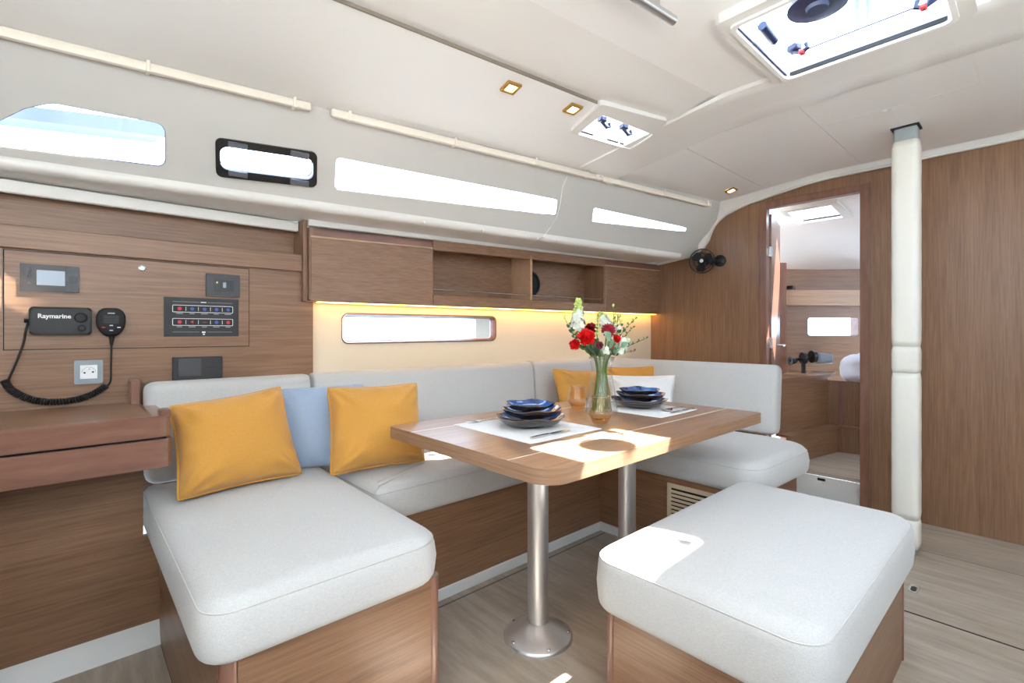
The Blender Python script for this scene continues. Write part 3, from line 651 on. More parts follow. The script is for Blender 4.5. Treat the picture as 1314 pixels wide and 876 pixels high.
# mains socket
x0, x1, z0, z1 = prect(95, 462, 132, 492, YN)
sk = thing('power_socket', ((x0+x1)/2, YN, z0), 'white mains socket in a brushed grey surround', 'socket')
obj('surround', B(front_plate, x0, x1, z0, z1, YN-.01, YN, .003, .003), 'plate_frame', sk)
xa, xb, za, zb = lerp(x0, x1, .2), lerp(x0, x1, .8), lerp(z0, z1, .22), lerp(z0, z1, .8)
so_ = obj('insert', B(front_plate, xa, xb, za, zb, YN-.0125, YN-.008, .002, .001, 1), 'socket_white', sk)
cx_, cz_ = (xa+xb)/2, (za+zb)/2
obj('well', B(tube, [V((cx_+math.cos(q)*.019, YN-.0125, cz_-.002+math.sin(q)*.019)) for q in [pi*i/16 for i in range(17)]], .0009, 5), 'grey_ink', sk)
for dx, dz, m_ in ((-.0115, -.003, 'black'), (.0115, -.001, 'black'), (0, .010, 'steel')): obj('contact', B(lathe, (cx_+dx, YN-.0125, cz_+dz), [(.0032, 0), (.0032, .0008), (0, .0008)], 12, V((0, -1, 0))), m_, sk)
# black remote holder
x0, x1, z0, z1 = prect(221, 457.5, 284, 486, YN)
bh = thing('usb_charger', ((x0+x1)/2, YN, z0), 'black rectangular charger box above the settee backrest', 'charger')
obj('housing', B(front_plate, x0, x1, z0, z1, YN-.022, YN, .003, .003), 'charcoal', bh)
obj('flap', B(front_plate, lerp(x0, x1, .1), lerp(x0, x1, .55), lerp(z0, z1, .16), lerp(z0, z1, .93), YN-.026, YN-.02, .003, .002), 'dark_grey', bh)
obj('slot', B(box, lerp(x0, x1, .66), lerp(x0, x1, .88), YN-.0226, YN-.02, lerp(z0, z1, .5), lerp(z0, z1, .54)), 'black', bh)
# chart table
ct = thing('chart_table', (-.5, 2.05, .64), 'walnut chart table with rounded solid wood front rail', 'desk')
DF, DT, DX = 1.815, .785, .236
obj('top', B(box, -1.7, .2015, DF+.02, YN+.001, DT-.02, DT), 'wood_x', ct)
def rail(bm, z0, z1, dx=0):
    pts = [(-1.7, DF), (DX+dx-.03, DF), (DX+dx-.012, DF+.007), (DX+dx, DF+.03), (DX+dx, DF+.055), (DX+dx-.028, DF+.055), (DX+dx-.028, DF+.03), (-1.7, DF+.03)]
    vs = [bm.verts.new((x, y, z0)) for x, y in pts]; wsx = [bm.verts.new((x, y, z1)) for x, y in pts]; bridge(bm, vs, wsx); bm.faces.new(vs); bm.faces.new(wsx[::-1])
    bmesh.ops.bevel(bm, geom=[e for e in bm.edges if abs(e.verts[0].co.z-e.verts[1].co.z) < 1e-6], offset=.0022, segments=2, affect='EDGES')
obj('upper_rail', B(rail, .733, .797), 'solid_x', ct, 30)
obj('corner_cap', B(box, DX-.03, DX, DF+.006, DF+.055, .79, .815, .004), 'solid_x', ct)
obj('shadow_gap', B(box, -1.7, DX-.012, DF+.012, DF+.05, .722, .736), 'gap', ct)
obj('lower_rail', B(rail, .640, .726, .003), 'solid_x', ct, 30)
obj('carcass', B(box, -1.7, DX-.03, DF+.03, 2.06, .64, DT-.021), 'wood_x', ct)
obj('end_rail', B(box, .193, DX, DF+.05, 2.168, .70, .79, .003), 'solid_x', ct)
obj('rear_fiddle', B(box, .170, .201, 2.29, YN, .74, .872, .004), 'solid_z', ct)

ns = thing('added_seat', (-.75, 1.2, 0), 'unseen grey cushioned seat added to shade the panel under the chart table', 'seat')  # out of view, added to keep light off the panel under the desk
obj('box', B(box, -1.35, -.16, .98, 1.45, 0, .40), 'wood_x', ns)
bm = bm_new(); obox(bm, (-1.37, 1.04, .40), (1.23, 0, 0), (0, .43, 0), (0, 0, .10), .03, 3); obj('pad', bm, 'linen', ns, 40)
bm = bm_new(); obox(bm, (-1.37, .95, .40), (1.23, 0, 0), (0, .09, 0), (0, 0, .52), .03, 3); obj('back_pad', bm, 'linen', ns, 40)

# ================================================================== SETTEE
sb = thing('settee_base', (1.2, 1.9, 0), 'walnut settee plinth wrapping round the table', 'seat base')
ZB = .372
def rbox_wood(bm, x0, x1, y0, y1, z0, z1): box(bm, x0, x1, y0, y1, z0, z1)
obj('main_front', B(box, .76, 2.11, 1.605, 1.625, .045, ZB), 'wood_x', sb)
obj('main_kick', B(box, .76, 2.11, 1.598, 1.64, 0, .045, .003), 'kick_white', sb)
obj('limb_front', B(box, 2.10, 2.12, .90, 1.605, .045, ZB), 'wood_y', sb)
obj('limb_kick', B(box, 2.092, 2.12, .91, 1.60, 0, .045, .003), 'kick_white', sb)
obj('limb_end', B(box, 2.11, 2.83, .885, .905, .0, ZB), 'wood_x', sb)
obj('corner_post', B(lambda bm: tube(bm, [(2.112, .897, 0), (2.112, .897, ZB)], .014, 14)), 'solid_z', sb, 40)
obj('limb_back', B(box, 2.81, 2.83, 1.02, 2.2, 0, ZB), 'wood_y', sb)
CHX0, CHX1, CHY = .235, .765, 1.150
obj('chaise_front', B(box, CHX0+.03, CHX1-.02, CHY, CHY+.02, 0, ZB), 'wood_x', sb)
obj('chaise_side', B(box, CHX1-.012, CHX1+.004, CHY+.02, 1.62, 0, ZB), 'wood_y', sb)
obj('chaise_side', B(box, CHX0-.004, CHX0+.012, CHY+.03, 2.3, 0, ZB), 'wood_y', sb)
for x in (CHX0+.016, CHX1-.010): obj('corner_post', B(lambda bm: tube(bm, [(x, CHY+.016, 0), (x, CHY+.016, ZB)], .02, 16)), 'solid_z', sb, 40)
# louvred vent in the limb front
y1_, y0_ = 1.208, .80
vz0, vz1 = .155, .343
vn = obj('vent_frame', B(plate, (2.0995, 0, 0), (0, 1, 0), (0, 0, 1), [(y0_+.1, vz0), (y1_, vz0), (y1_, vz1), (y0_+.1, vz1)], [[(y0_+.118, vz0+.018), (y1_-.018, vz0+.018), (y1_-.018, vz1-.018), (y0_+.118, vz1-.018)]], .008, (-1, 0, 0)), 'louver', sb)
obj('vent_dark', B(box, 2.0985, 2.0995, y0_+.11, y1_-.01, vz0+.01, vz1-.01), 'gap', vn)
s0 = None
for i in range(8):
    z_ = vz0+.024+i*.0188
    if s0 is None: s0 = obj('slat', B(obox, (2.0985, y0_+.115, z_), (-.010, 0, -.008), (0, y1_-y0_-.13, 0), (0, 0, .003), .0008), 'louver', vn)
    else: piece(s0, (0, 0, i*.0188))

def cushion(bm, pts, z0, z1, r=.05, crown=.012, rb=.03, nr=6):
    """upholstered pad from a convex outline: rounded edges, slightly crowned top. Returns the top-edge loop"""
    pts = [V((p[0], p[1])) for p in pts]; K = len(pts); ctr = sum(pts, V((0, 0)))/K
    def ringat(ins, z):
        q = shrink(pts, ins); return [V((p.x, p.y, z)) for p in q]
    rings = [ringat(rb+.02, z0)]
    for i in range(nr+1):
        t = i/nr*pi/2; rings.append(ringat(rb*(1-math.sin(t)), z0+rb*(1-math.cos(t))))
    h = z1-z0
    rings.append(ringat(-.004, z0+h*.45))
    for i in range(nr+1):
        t = i/nr*pi/2; rings.append(ringat(r*(1-math.cos(t)), z1-r+r*math.sin(t)))
    top = rings[-1]
    for s in (.9, .75, .55, .35, .18, .06):
        k = 1-s*s; base = [V((ctr.x+(p.x-ctr.x)*s, ctr.y+(p.y-ctr.y)*s, z1+crown*k)) for p in top]; rings.append(base)
    vr = [[bm.verts.new(p) for p in rg] for rg in rings]
    for A_, B_ in zip(vr, vr[1:]): bridge(bm, A_, B_)
    bm.faces.new(vr[0]); cvx = bm.verts.new((ctr.x, ctr.y, z1+crown))
    for j in range(K): bm.faces.new((vr[-1][j], vr[-1][(j+1) % K], cvx))
    sid = 1+nr+1+1+2
    return [p for p in rings[sid]]
def dense(pts, step=.05):
    out = []
    for i in range(len(pts)):
        a, b = V(pts[i]), V(pts[(i+1) % len(pts)]); n = max(1, int((b-a).length/step))
        out += [a+(b-a)*k/n for k in range(n)]
    return out
def seat_cushion(name, pts, r, z0, z1, label, group=None, edge=.05, crown=.012, rad=None):
    t = thing(name, (sum(p[0] for p in pts)/len(pts), sum(p[1] for p in pts)/len(pts), z0), label, 'cushion', group)
    bm = bm_new(); lp = cushion(bm, dense(rpoly(pts, rad if rad else r, 6)), z0, z1, edge, crown)
    c = obj('pad', bm, 'linen', t, True)
    obj('piping', B(tube, lp, .0022, 5, closed=True), 'piping_linen', t, True)
    return t
ZS = .505
seat_cushion('seat_cushion', [(.190, 1.112), (.772, 1.112), (.79, 2.19), (.190, 2.19)], .05, ZB-.004, ZS, 'wide light grey chaise cushion beside the chart table', rad=[.07, .09, .01, .02])
seat_cushion('seat_cushion', [(.794, 1.582), (2.075, 1.582), (2.075, 2.19), (.794, 2.19)], .03, ZB-.004, ZS, 'long light grey seat cushion under the table edge', edge=.055)
seat_cushion('seat_cushion', [(2.08, .79), (2.70, .77), (2.78, .95), (2.78, 2.19), (2.08, 2.19)], .05, ZB-.004, ZS, 'light grey seat cushion with rounded end near the cabin door', edge=.055, rad=[.10, .12, .1, .02, .02])

def backrest(name, path, z0, z1, th, label, lean=.0, r=.035, e0=.03, e1=.03):
    """upright pad swept along a plan path; front face on the path, thickness to the path's left; lean moves the top backwards"""
    path = [V(p) for p in path]; K = len(path)
    prof = [(r-r*math.cos(k*pi/8), z1-r+r*math.sin(k*pi/8)) for k in range(5)]+[(th-r+r*math.sin(k*pi/8), z1-r+r*math.cos(k*pi/8)) for k in range(5)]
    prof += [(th, z0+.02), (th-.02, z0), (.02, z0), (.006, z0+.006), (0, z0+.02), (-.006, lerp(z0, z1, .35)), (-.004, lerp(z0, z1, .7))]
    cy = sum(p[0] for p in prof)/len(prof)
    rings = []; nn = []
    for i, p in enumerate(path):
        t = (path[min(i+1, K-1)]-path[max(i-1, 0)]).normalized(); nn.append(V((-t.y, t.x)))
    def rg(p, n, s, out, bm):
        return [bm.verts.new((p.x+n.x*(th/2+(d-th/2)*s+lean*(z-z0)/(z1-z0))+out.x, p.y+n.y*(th/2+(d-th/2)*s+lean*(z-z0)/(z1-z0))+out.y, (z0+z1)/2+(z-(z0+z1)/2)*(1-(1-s)*.25))) for d, z in prof]
    bm = bm_new(); t0 = (path[1]-path[0]).normalized(); t1 = (path[-1]-path[-2]).normalized()
    for k in range(5):
        a = k/4*pi/2; rings.append(rg(path[0]+t0*e0*(1-math.cos(a)), nn[0], 1-min(.6, 2*e0/th)*(1-math.sin(a)), V((0, 0)), bm))
    for i in range(1, K-1): rings.append(rg(path[i], nn[i], 1, V((0, 0)), bm))
    for k in range(5):
        a = (4-k)/4*pi/2; rings.append(rg(path[-1]-t1*e1*(1-math.cos(a)), nn[-1], 1-min(.6, 2*e1/th)*(1-math.sin(a)), V((0, 0)), bm))
    for A_, B_ in zip(rings, rings[1:]): bridge(bm, A_, B_)
    bm.faces.new(rings[0]); bm.faces.new(rings[-1][::-1])
    return obj(name, bm, 'linen', smooth=True, label=label, cat='cushion')
ZT = .868
def seg(a, b, n=10): return [V(a).lerp(V(b), i/n) for i in range(n+1)]
backrest('backrest_cushion', seg((.205, 2.18), (.795, 2.165), 6), ZS-.008, ZT-.004, .12, 'short light grey backrest cushion behind the big yellow pillow', lean=.03, e0=.04, e1=.012)
backrest('backrest_cushion', seg((.805, 2.165), (2.155, 2.145), 10), ZS-.008, ZT, .10, 'long light grey backrest cushion below the hull window', lean=.02, e0=.012, e1=.012)
arc = [V((2.60+.175*math.sin(a), 1.93+.175*math.cos(a))) for a in [i*pi/2/8 for i in range(9)]]
backrest('backrest_cushion', [V((2.165, 2.145)), V((2.3, 2.135)), V((2.45, 2.122))]+arc+[V((2.785, y)) for y in (1.8, 1.65, 1.5, 1.3, 1.15, 1.05, .975)], ZS-.008, ZT+.006, .10, 'light grey corner backrest cushion turning along the door side', lean=.03, e0=.012, e1=.035)

# ---- pillows
def pillow(label, cloth, pip, BL, BR, TR, TL, T=.075, wr=.006, seed=0, piping=True, pinch=.085):
    BL, BR, TR, TL = [V(p) for p in (BL, BR, TR, TL)]
    n = 40; n_ = (BR-BL).cross(TL-BL).normalized(); rnd = random.Random(seed); ph = [rnd.uniform(0, 6.28) for _ in range(8)]
    def base(u, v):                                     # u,v in -1..1, sides drawn in between the corners
        rd = 1-.045*(abs(u*v))**6
        uu = u*(1-pinch*(1-v*v)**.8)*rd; vv = v*(1-pinch*(1-u*u)**.8)*rd
        s, t = (uu+1)/2, (vv+1)/2
        return (BL*(1-s)+BR*s)*(1-t)+(TL*(1-s)+TR*s)*t
    def thick(u, v):
        b = ((1-u**6)*(1-v**6)); c = max(b, 0)**.5*(.50+.50*(1-.75*max(abs(u), abs(v))**2))
        w = 0
        for cu, cv_ in ((-1, -1), (1, -1), (1, 1), (-1, 1)):   # creases fanning from the corners
            du, dv = u-cu, v-cv_; d = math.hypot(du, dv); an = math.atan2(dv, du)
            w += math.sin(an*11+ph[(cu+1)+(cv_+1)//2])*math.exp(-((d-.40)/.26)**2)
        w += .5*math.sin(u*17+ph[5])*math.exp(-((abs(v)-.86)/.10)**2)+.5*math.sin(v*15+ph[6])*math.exp(-((abs(u)-.86)/.10)**2)
        return T*c+wr*w*max(b, 0)**.5
    bm = bm_new(); F_, R_ = [], []
    for j in range(n+1):
        fr_, bk = [], []
        for i in range(n+1):
            u, v = -1+2*i/n, -1+2*j/n
            u, v = math.sin(u*pi/2)*.5+u*.5, math.sin(v*pi/2)*.5+v*.5
            p = base(u, v); t = thick(u, v)
            f = bm.verts.new(p+n_*t); fr_.append(f)
            bk.append(f if i in (0, n) or j in (0, n) else bm.verts.new(p-n_*t*.9))
        F_.append(fr_); R_.append(bk)
    for j in range(n):
        for i in range(n):
            bm.faces.new((F_[j][i], F_[j][i+1], F_[j+1][i+1], F_[j+1][i])); bm.faces.new((R_[j][i], R_[j+1][i], R_[j+1][i+1], R_[j][i+1]))
    t = thing('throw_pillow', (BL+BR)/2, label, 'pillow')
    obj('cover', bm, cloth, t, True)
    if piping:
        lp = [base(-1+2*i/24, -1) for i in range(24)]+[base(1, -1+2*i/24) for i in range(24)]+[base(1-2*i/24, 1) for i in range(24)]+[base(-1, 1-2*i/24) for i in range(24)]
        obj('piping', B(tube, lp, .0045, 6, closed=True), pip, t, True)
    return t
def lean_plane(bl, br, lean):
    e = (br-bl); e.z = 0; e.normalize(); back = V((-e.y, e.x, 0))           # away from the viewer
    return e.cross(V((0, 0, math.cos(lean)))+back*math.sin(lean)).normalized()
def pill_px(label, cloth, pip, bl, br, tr, tl, lean, zs=ZS+.012, br3=None, bl3=None, **k):
    BL = V(bl3) if bl3 else atz(*bl, zs); BR = V(br3) if br3 else atz(*br, zs); n_ = lean_plane(BL, BR, lean)
    return pillow(label, cloth, pip, BL, BR, atpl(*tr, BL, n_), atpl(*tl, BL, n_), **k)
R_ = math.radians
pill_px('large yellow piped pillow propped beside the chart table', 'yellow', 'piping_yellow', (225, 645), (390, 609), (361, 494), (215, 520), R_(24), seed=1, T=.10, wr=.009)
pill_px('plain pale blue pillow between two yellow pillows', 'blue_cloth', None, (341, 605), (446, 597), (470, 491), (352, 499), R_(14), zs=ZS+.006, seed=2, T=.045, pinch=.025, piping=False)
pill_px('yellow piped pillow half behind the table corner', 'yellow', 'piping_yellow', (422, 612), (547, 592), (536, 490), (418, 496), R_(20), seed=3, T=.09, wr=.008)
pill_px('yellow pillow in the settee corner behind the flower vase', 'yellow', 'piping_yellow', (712, 541), (800, 541), (776, 476), (708, 472), R_(14), seed=4, T=.06, bl3=(2.19, 1.95, ZS+.008), br3=(2.52, 1.95, ZS+.008))
pill_px('white pillow leaning on the corner backrest behind the plates', 'white_cloth', None, (786, 540), (864, 545), (869, 480), (776, 480), R_(20), seed=5, T=.07, piping=False)
pill_px('yellow pillow tucked behind the white pillow', 'yellow', 'piping_yellow', (776, 533), (842, 537), (840, 469), (772, 470), R_(12), seed=6, T=.04, bl3=(2.58, 1.93, ZS+.008), br3=(2.69, 1.64, ZS+.008))

# ---- ottoman
ot = thing('ottoman', (1.56, .57, 0), 'low ottoman with walnut box base and light grey padded top', 'ottoman')
OX0, OX1, OY0, OY1 = 1.118, 2.0, .308, .838
for nm, a in (('end_panel', (OX0+.004, OX0+.02, OY0+.016, OY1-.016)), ('end_panel', (OX1-.02, OX1-.004, OY0+.016, OY1-.016))): obj(nm, B(box, *a, 0, .296), 'wood_y', ot)
for nm, a in (('side_panel', (OX0+.016, OX1-.016, OY0+.004, OY0+.02)), ('side_panel', (OX0+.016, OX1-.016, OY1-.02, OY1-.004))): obj(nm, B(box, *a, 0, .296), 'wood_x', ot)
for x in (OX0+.016, OX1-.016):
    for y in (OY0+.016, OY1-.016): obj('corner_post', B(lambda bm: tube(bm, [(x, y, 0), (x, y, .296)], .016, 16)), 'solid_z', ot, 40)
bm = bm_new(); lp = cushion(bm, dense(rpoly([(1.068, .285), (2.062, .285), (2.062, .862), (1.068, .862)], .075, 7)), .288, .452, .045, .014)
pd = obj('pad', bm, 'linen', ot, True); obj('piping', B(tube, lp, .0022, 5, closed=True), 'piping_linen', pd, True)

# ---- table
TX0, TX1, TY0, TY1, TZ0, TZ1 = .868, 2.192, .819, 1.617, .668, .71
tb = thing('saloon_table', (1.47, 1.19, 0), 'walnut folding saloon table on two silver pedestals', 'table')
JY = (.968, 1.462)
obj('leaf', B(lambda bm: prism(bm, rpoly([(TX0, TY0), (TX1, TY0), (TX1, JY[0]), (TX0, JY[0])], [.075, .02, 0, 0], 8), TZ0, TZ1, 0)), 'table_x', tb, 30)
obj('leaf', B(lambda bm: prism(bm, rpoly([(TX0, JY[1]+.006), (TX1, JY[1]+.006), (TX1, TY1), (TX0, TY1)], [0, 0, .02, .012], 4), TZ0, TZ1, 0)), 'table_x', tb, 30)
obj('centre_panel', B(box, TX0, TX1, JY[0]+.006, JY[1], TZ0, TZ1), 'table_x', tb)
eb = rpoly([(TX0, TY0), (TX1, TY0), (TX1, TY1), (TX0, TY1)], [.075, .02, .02, .012], 8)
bm = bm_new(); rg = [[bm.verts.new((p.x, p.y, z)) for p in shrink(eb, d)] for d, z in ((.0, TZ0), (-.0012, TZ0), (-.0012, TZ1-.001), (-.0002, TZ1), (.0015, TZ1+.0002))]
for A_, B_ in zip(rg, rg[1:]): bridge(bm, A_, B_)
obj('edge_band', bm, 'table_edge', tb, 40)
for y in JY: obj('inlay_strip', B(box, TX0+.0005, TX1-.0005, y, y+.006, TZ0+.001, TZ1+.0004), 'inlay', tb)
for x in (1.204, 1.736):
    y = 1.188
    obj('pedestal_tube', B(tube, [(x, y, .03), (x, y, TZ0)], .0365, 36), 'alu', tb, 40)
    bs = obj('pedestal_base', B(lathe, (x, y, 0), [(.0, .0), (.119, 0), (.119, .006), (.112, .012), (.085, .026), (.06, .04), (.046, .052), (.0375, .056)], 48), 'alu', tb, 60)
    obj('top_flange', B(lathe, (x, y, TZ0), [(.04, -.035), (.05, -.02), (.10, -.006), (.10, 0)], 32), 'alu', tb, 50)
    for k in range(5):
        q = 2*pi*k/5+.5; obj('screw', B(lathe, (x+.103*math.cos(q), y+.103*math.sin(q), .0155), [(.0065, -.003), (.006, .002), (0, .003)], 10), 'steel', bs, True)

# ================================================================== TABLEWARE
TT = TZ1
def flat_quad(bm, pts, z0, z1): prism(bm, [(p[0], p[1]) for p in pts], z0, z1)
obj('placemat', B(flat_quad, rpoly([(1.045, 1.062), (1.40, 1.062), (1.40, 1.478), (1.052, 1.478)], .004, 2), TT, TT+.0016), 'mat_cloth', label='white cloth placemat under the plates next to the fork', cat='placemat')
obj('placemat', B(flat_quad, rpoly([(1.752, 1.036), (2.062, 1.042), (2.062, 1.47), (1.752, 1.47)], .004, 2), TT, TT+.0016), 'mat_cloth', label='white cloth placemat under the plates next to the spoons', cat='placemat')
ZM = TT+.0016
def plate_obj(c, R, h, z, seed, label, name='plate', flat=.55):
    rnd = random.Random(seed); p1, p2, p3 = [rnd.uniform(0, 6.28) for _ in range(3)]
    fr_ = lambda q: 1+.025*math.sin(3*q+p1)+.018*math.sin(5*q+p2)+.012*math.sin(8*q+p3)
    zf_ = lambda q, r: h*.12*max(0, (r/R-.6)/.4)*(math.sin(4*q+p2)*.6+math.sin(7*q+p1)*.4)
    t = thing(name, (c[0], c[1], z), label, 'plate' if name == 'plate' else 'bowl')
    cz = (c[0], c[1], z)
    obj('glaze', B(lathe, cz, [(0, .006), (R*flat*.8, .007), (R*flat, .010), (R*.78, h*.45), (R*.92, h*.8), (R*.985, h*.985)], 48, fr=fr_, zf=zf_), 'blue_glaze', t, True)
    obj('underside', B(lathe, cz, [(0, .003), (R*flat*.7, .003), (R*flat*.72, .0), (R*flat*.8, .0), (R*flat*.84, .004), (R*.80, h*.36), (R*.94, h*.74), (R*1.0, h*.97)], 48, fr=fr_, zf=zf_), 'plate_under', t, True)
    obj('rim', B(lathe, cz, [(R*.984, h*.984), (R*.992, h*1.01), (R*1.0, h*.970)], 48, fr=fr_, zf=zf_), 'plate_rim', t, True)
for (c, k, w) in (((1.245, 1.268), 0, 'beside the fork'), ((1.93, 1.25), 10, 'behind the vase')):
    plate_obj(c, .126, .040, ZM, 1+k, 'wide blue glazed plate at the bottom of the stack '+w)
    plate_obj((c[0]+.004, c[1]-.003),   .109, .036, ZM+.030, 2+k, 'blue glazed middle bowl of the stack '+w, 'bowl')
    plate_obj((c[0]-.002, c[1]+.002), .091, .028, ZM+.056, 3+k, 'small blue glazed dish on top of the stack '+w)
def cutlery(kind, a, b, label):
    a, b = V((*a, ZM+.004)), V((*b, ZM+.004)); ax = (b-a); Lx = ax.length; ax.normalize(); ay = V((-ax.y, ax.x, 0)); bm = bm_new()
    def strip(prof, zf=lambda t: 0, th=.0022):
        up, dn = [], []
        for t, w in prof:
            c = a+ax*(t*Lx)+V((0, 0, zf(t))); up.append((bm.verts.new(c+ay*w+V((0, 0, th))), bm.verts.new(c-ay*w+V((0, 0, th))))); dn.append((bm.verts.new(c+ay*w-V((0, 0, th))), bm.verts.new(c-ay*w-V((0, 0, th)))))
        for i in range(len(prof)-1):
            bm.faces.new((up[i][0], up[i][1], up[i+1][1], up[i+1][0])); bm.faces.new((dn[i][1], dn[i][0], dn[i+1][0], dn[i+1][1]))
            bm.faces.new((up[i][0], up[i+1][0], dn[i+1][0], dn[i][0])); bm.faces.new((up[i][1], dn[i][1], dn[i+1][1], up[i+1][1]))
        bm.faces.new((up[0][0], dn[0][0], dn[0][1], up[0][1])); bm.faces.new((up[-1][0], up[-1][1], dn[-1][1], dn[-1][0]))
    t = thing(kind, a.lerp(b, .5), label, kind)
    if kind == 'knife':
        strip([(0, .004), (.02, .007), (.45, .006), (.46, .005)], th=.003); obj('handle', bm, 'steel', t, 40); bm = bm_new()
        strip([(.46, .005), (.5, .008), (.8, .010), (.93, .008), (1, .001)], th=.001); obj('blade', bm, 'steel', t, 40)
    elif kind == 'spoon':
        strip([(0, .006), (.06, .008), (.4, .004), (.62, .003)], lambda t: .004*math.sin(t*3)); obj('handle', bm, 'steel', t, 40); bm = bm_new()
        strip([(.62, .003), (.68, .012), (.78, .020), (.88, .021), (.96, .014), (1, .004)], lambda t: .004-.004*math.sin((t-.62)/.38*pi), .0014); obj('bowl', bm, 'steel', t, True)
    else:
        strip([(0, .006), (.06, .008), (.4, .004), (.66, .0035), (.74, .011), (.8, .012)], lambda t: .003*math.sin(t*4)); obj('handle', bm, 'steel', t, 40)
        for k in (-1.5, -.5, .5, 1.5):
            bm = bm_new(); o_ = ay*(k*.0062); tube(bm, [a+ax*(Lx*.79)+o_, a+ax*(Lx*.9)+o_+V((0, 0, -.001)), a+ax*Lx+o_+V((0, 0, .002))], [.0018, .0016, .0007], 6); obj('tine', bm, 'steel', t, True)
cutlery('fork', (1.30, 1.418), (1.10, 1.460), 'steel fork lying under the blue plate rim')
cutlery('knife', (1.088, 1.105), (1.285, 1.112), 'steel table knife on the edge of the placemat')
cutlery('fork', (1.975, 1.42), (1.80, 1.42), 'steel fork behind the far stack of blue plates')
cutlery('spoon', (2.055, 1.104), (1.895, 1.110), 'steel spoon on the far placemat beside the knife')
cutlery('knife', (2.06, 1.060), (1.87, 1.064), 'steel knife on the far placemat next to the spoon')
# tumblers
thin_glass('glass_edge', (.98, .95, .9), 1.0)
def tumbler(c, s, label):
    t = thing('glass_tumbler', c, label, 'glass')
    pr_ = [(0, .012), (.024, .012), (.040, .028), (.0455, .038), (.0425, .062), (.0385, .082), (.0345, .102), (.0355, .103), (.037, .101), (.041, .08), (.045, .06), (.048, .038), (.042, .026), (.027, .0), (0, 0)]
    obj('wall', B(lathe, c, [(r*s, h*s) for r, h in pr_], 10), 'amber_glass', t)
    obj('lip', B(tube, [V(c)+V((math.cos(q)*.0357*s, math.sin(q)*.0357*s, .1025*s)) for q in [2*pi*i/30 for i in range(30)]], .0009, 5, closed=True), 'glass_edge', t, True)
    bm = bm_new(); lathe(bm, c, [(0, .0005), (.026*s, .0005), (.0385*s, .024*s), (.028*s, .0125*s), (0, .0125*s)], 10); obj('thick_base', bm, 'amber_base', t)
thin_glass('amber_base', (.985, .88, .72))
g1 = atz(770, 542.5, TT); g2 = atz(741.5, 524, TT)
tumbler(g1, .98, 'amber glass tumbler in front of the flower vase')
tumbler(g2, .98, 'amber glass tumbler partly behind the flower vase')
# vase
vc = atz(772, 531, TT)
thin_glass('edge_clear', (.97, .98, .98), 1.0)
vs_ = thing('flower_vase', vc, 'clear glass vase holding the bouquet on the table', 'vase')
pr_ = [(0, .0), (.062, .0), (.068, .006), (.066, .03), (.055, .10), (.045, .16), (.043, .19), (.046, .215), (.054, .238), (.0525, .238), (.0445, .214), (.0415, .19), (.0435, .16), (.0535, .10), (.0645, .03), (.064, .012), (0, .010)]
obj('wall', B(lathe, vc, pr_, 40), 'vase_glass', vs_, True)
obj('lip', B(tube, [vc+V((math.cos(q)*.0533, math.sin(q)*.0533, .238)) for q in [2*pi*i/40 for i in range(40)]], .0011, 5, closed=True), 'edge_clear', vs_, True)
obj('water', B(lathe, vc, [(0, .0105), (.0638, .0125), (.0642, .03), (.0532, .10), (.0478, .135), (0, .135)], 32), 'vase_glass', vs_, 40)
mouth = vc+V((0, 0, .22))
# bouquet: each stem is a thing of its own
fd = (vc-CC).dot(DV)
def fp(u, v, dd=0): return atd(u, v, fd+dd)
rb_ = random.Random(11)
def stem_pts(head):
    a = rb_.uniform(0, 6.28); bt = vc+V((math.cos(a)*.042, math.sin(a)*.042, .016)); d = head-mouth; d.z = 0
    k = min(1, d.length/.07); d = d.normalized() if d.length > 1e-6 else V((1, 0, 0))
    nk = vc+d*.020*k+V((0, 0, .185)); lip = vc+d*.034*k+V((0, 0, .243))
    return catmull([bt, bt.lerp(nk, .5), nk, lip, lip.lerp(head, .5)+V((0, 0, .004)), head], 5)
def ruffle(bm, c, R, ax, seed, layers=6, n=56):
    rnd = random.Random(seed); ax = V(ax).normalized()
    for l in range(layers):
        k = l/(layers-1); r1 = R*(1-.62*k); tilt = .15+.85*k; p = [rnd.uniform(0, 6.28) for _ in range(3)]
        fr_ = lambda q, p=p: 1+.10*math.sin(5*q+p[0])+.08*math.sin(13*q+p[1])+.05*math.sin(23*q+p[2])
        zf_ = lambda q, r, p=p, r1=r1: (r/r1)*R*(.10*math.sin(9*q+p[1])+.08*math.sin(17*q+p[0]))
        lathe(bm, V(c)+ax*(R*.12*l-R*.35), [(R*.05, 0), (r1*.5, r1*.22*tilt), (r1*.85, r1*.55*tilt), (r1, r1*.75*tilt+.001)], n, ax, fr_, zf_)
def daisy(bm, c, R, ax, seed, layers=4, n=16):
    rnd = random.Random(seed); ax = V(ax).normalized(); a, b = frame_of(ax)
    for l in range(layers):
        for i in range(n):
            q = 2*pi*(i+.5*l)/n+rnd.uniform(-.1, .1); dr = a*math.cos(q)+b*math.sin(q); sd = ax.cross(dr); L_ = R*(1-.2*l); up = .15+.28*l
            w = R*.16; p0 = V(c)+ax*(R*.06*l)
            ps = [(p0+dr*(L_*t)+ax*(L_*t*up+.03*R*math.sin(3*t)), w*ww) for t, ww in ((.1, .5), (.5, 1), (.85, .9), (1, .3))]
            vs = [(bm.verts.new(p+sd*ww), bm.verts.new(p-sd*ww)) for p, ww in ps]
            for A_, B_ in zip(vs, vs[1:]): bm.faces.new((A_[0], A_[1], B_[1], B_[0]))
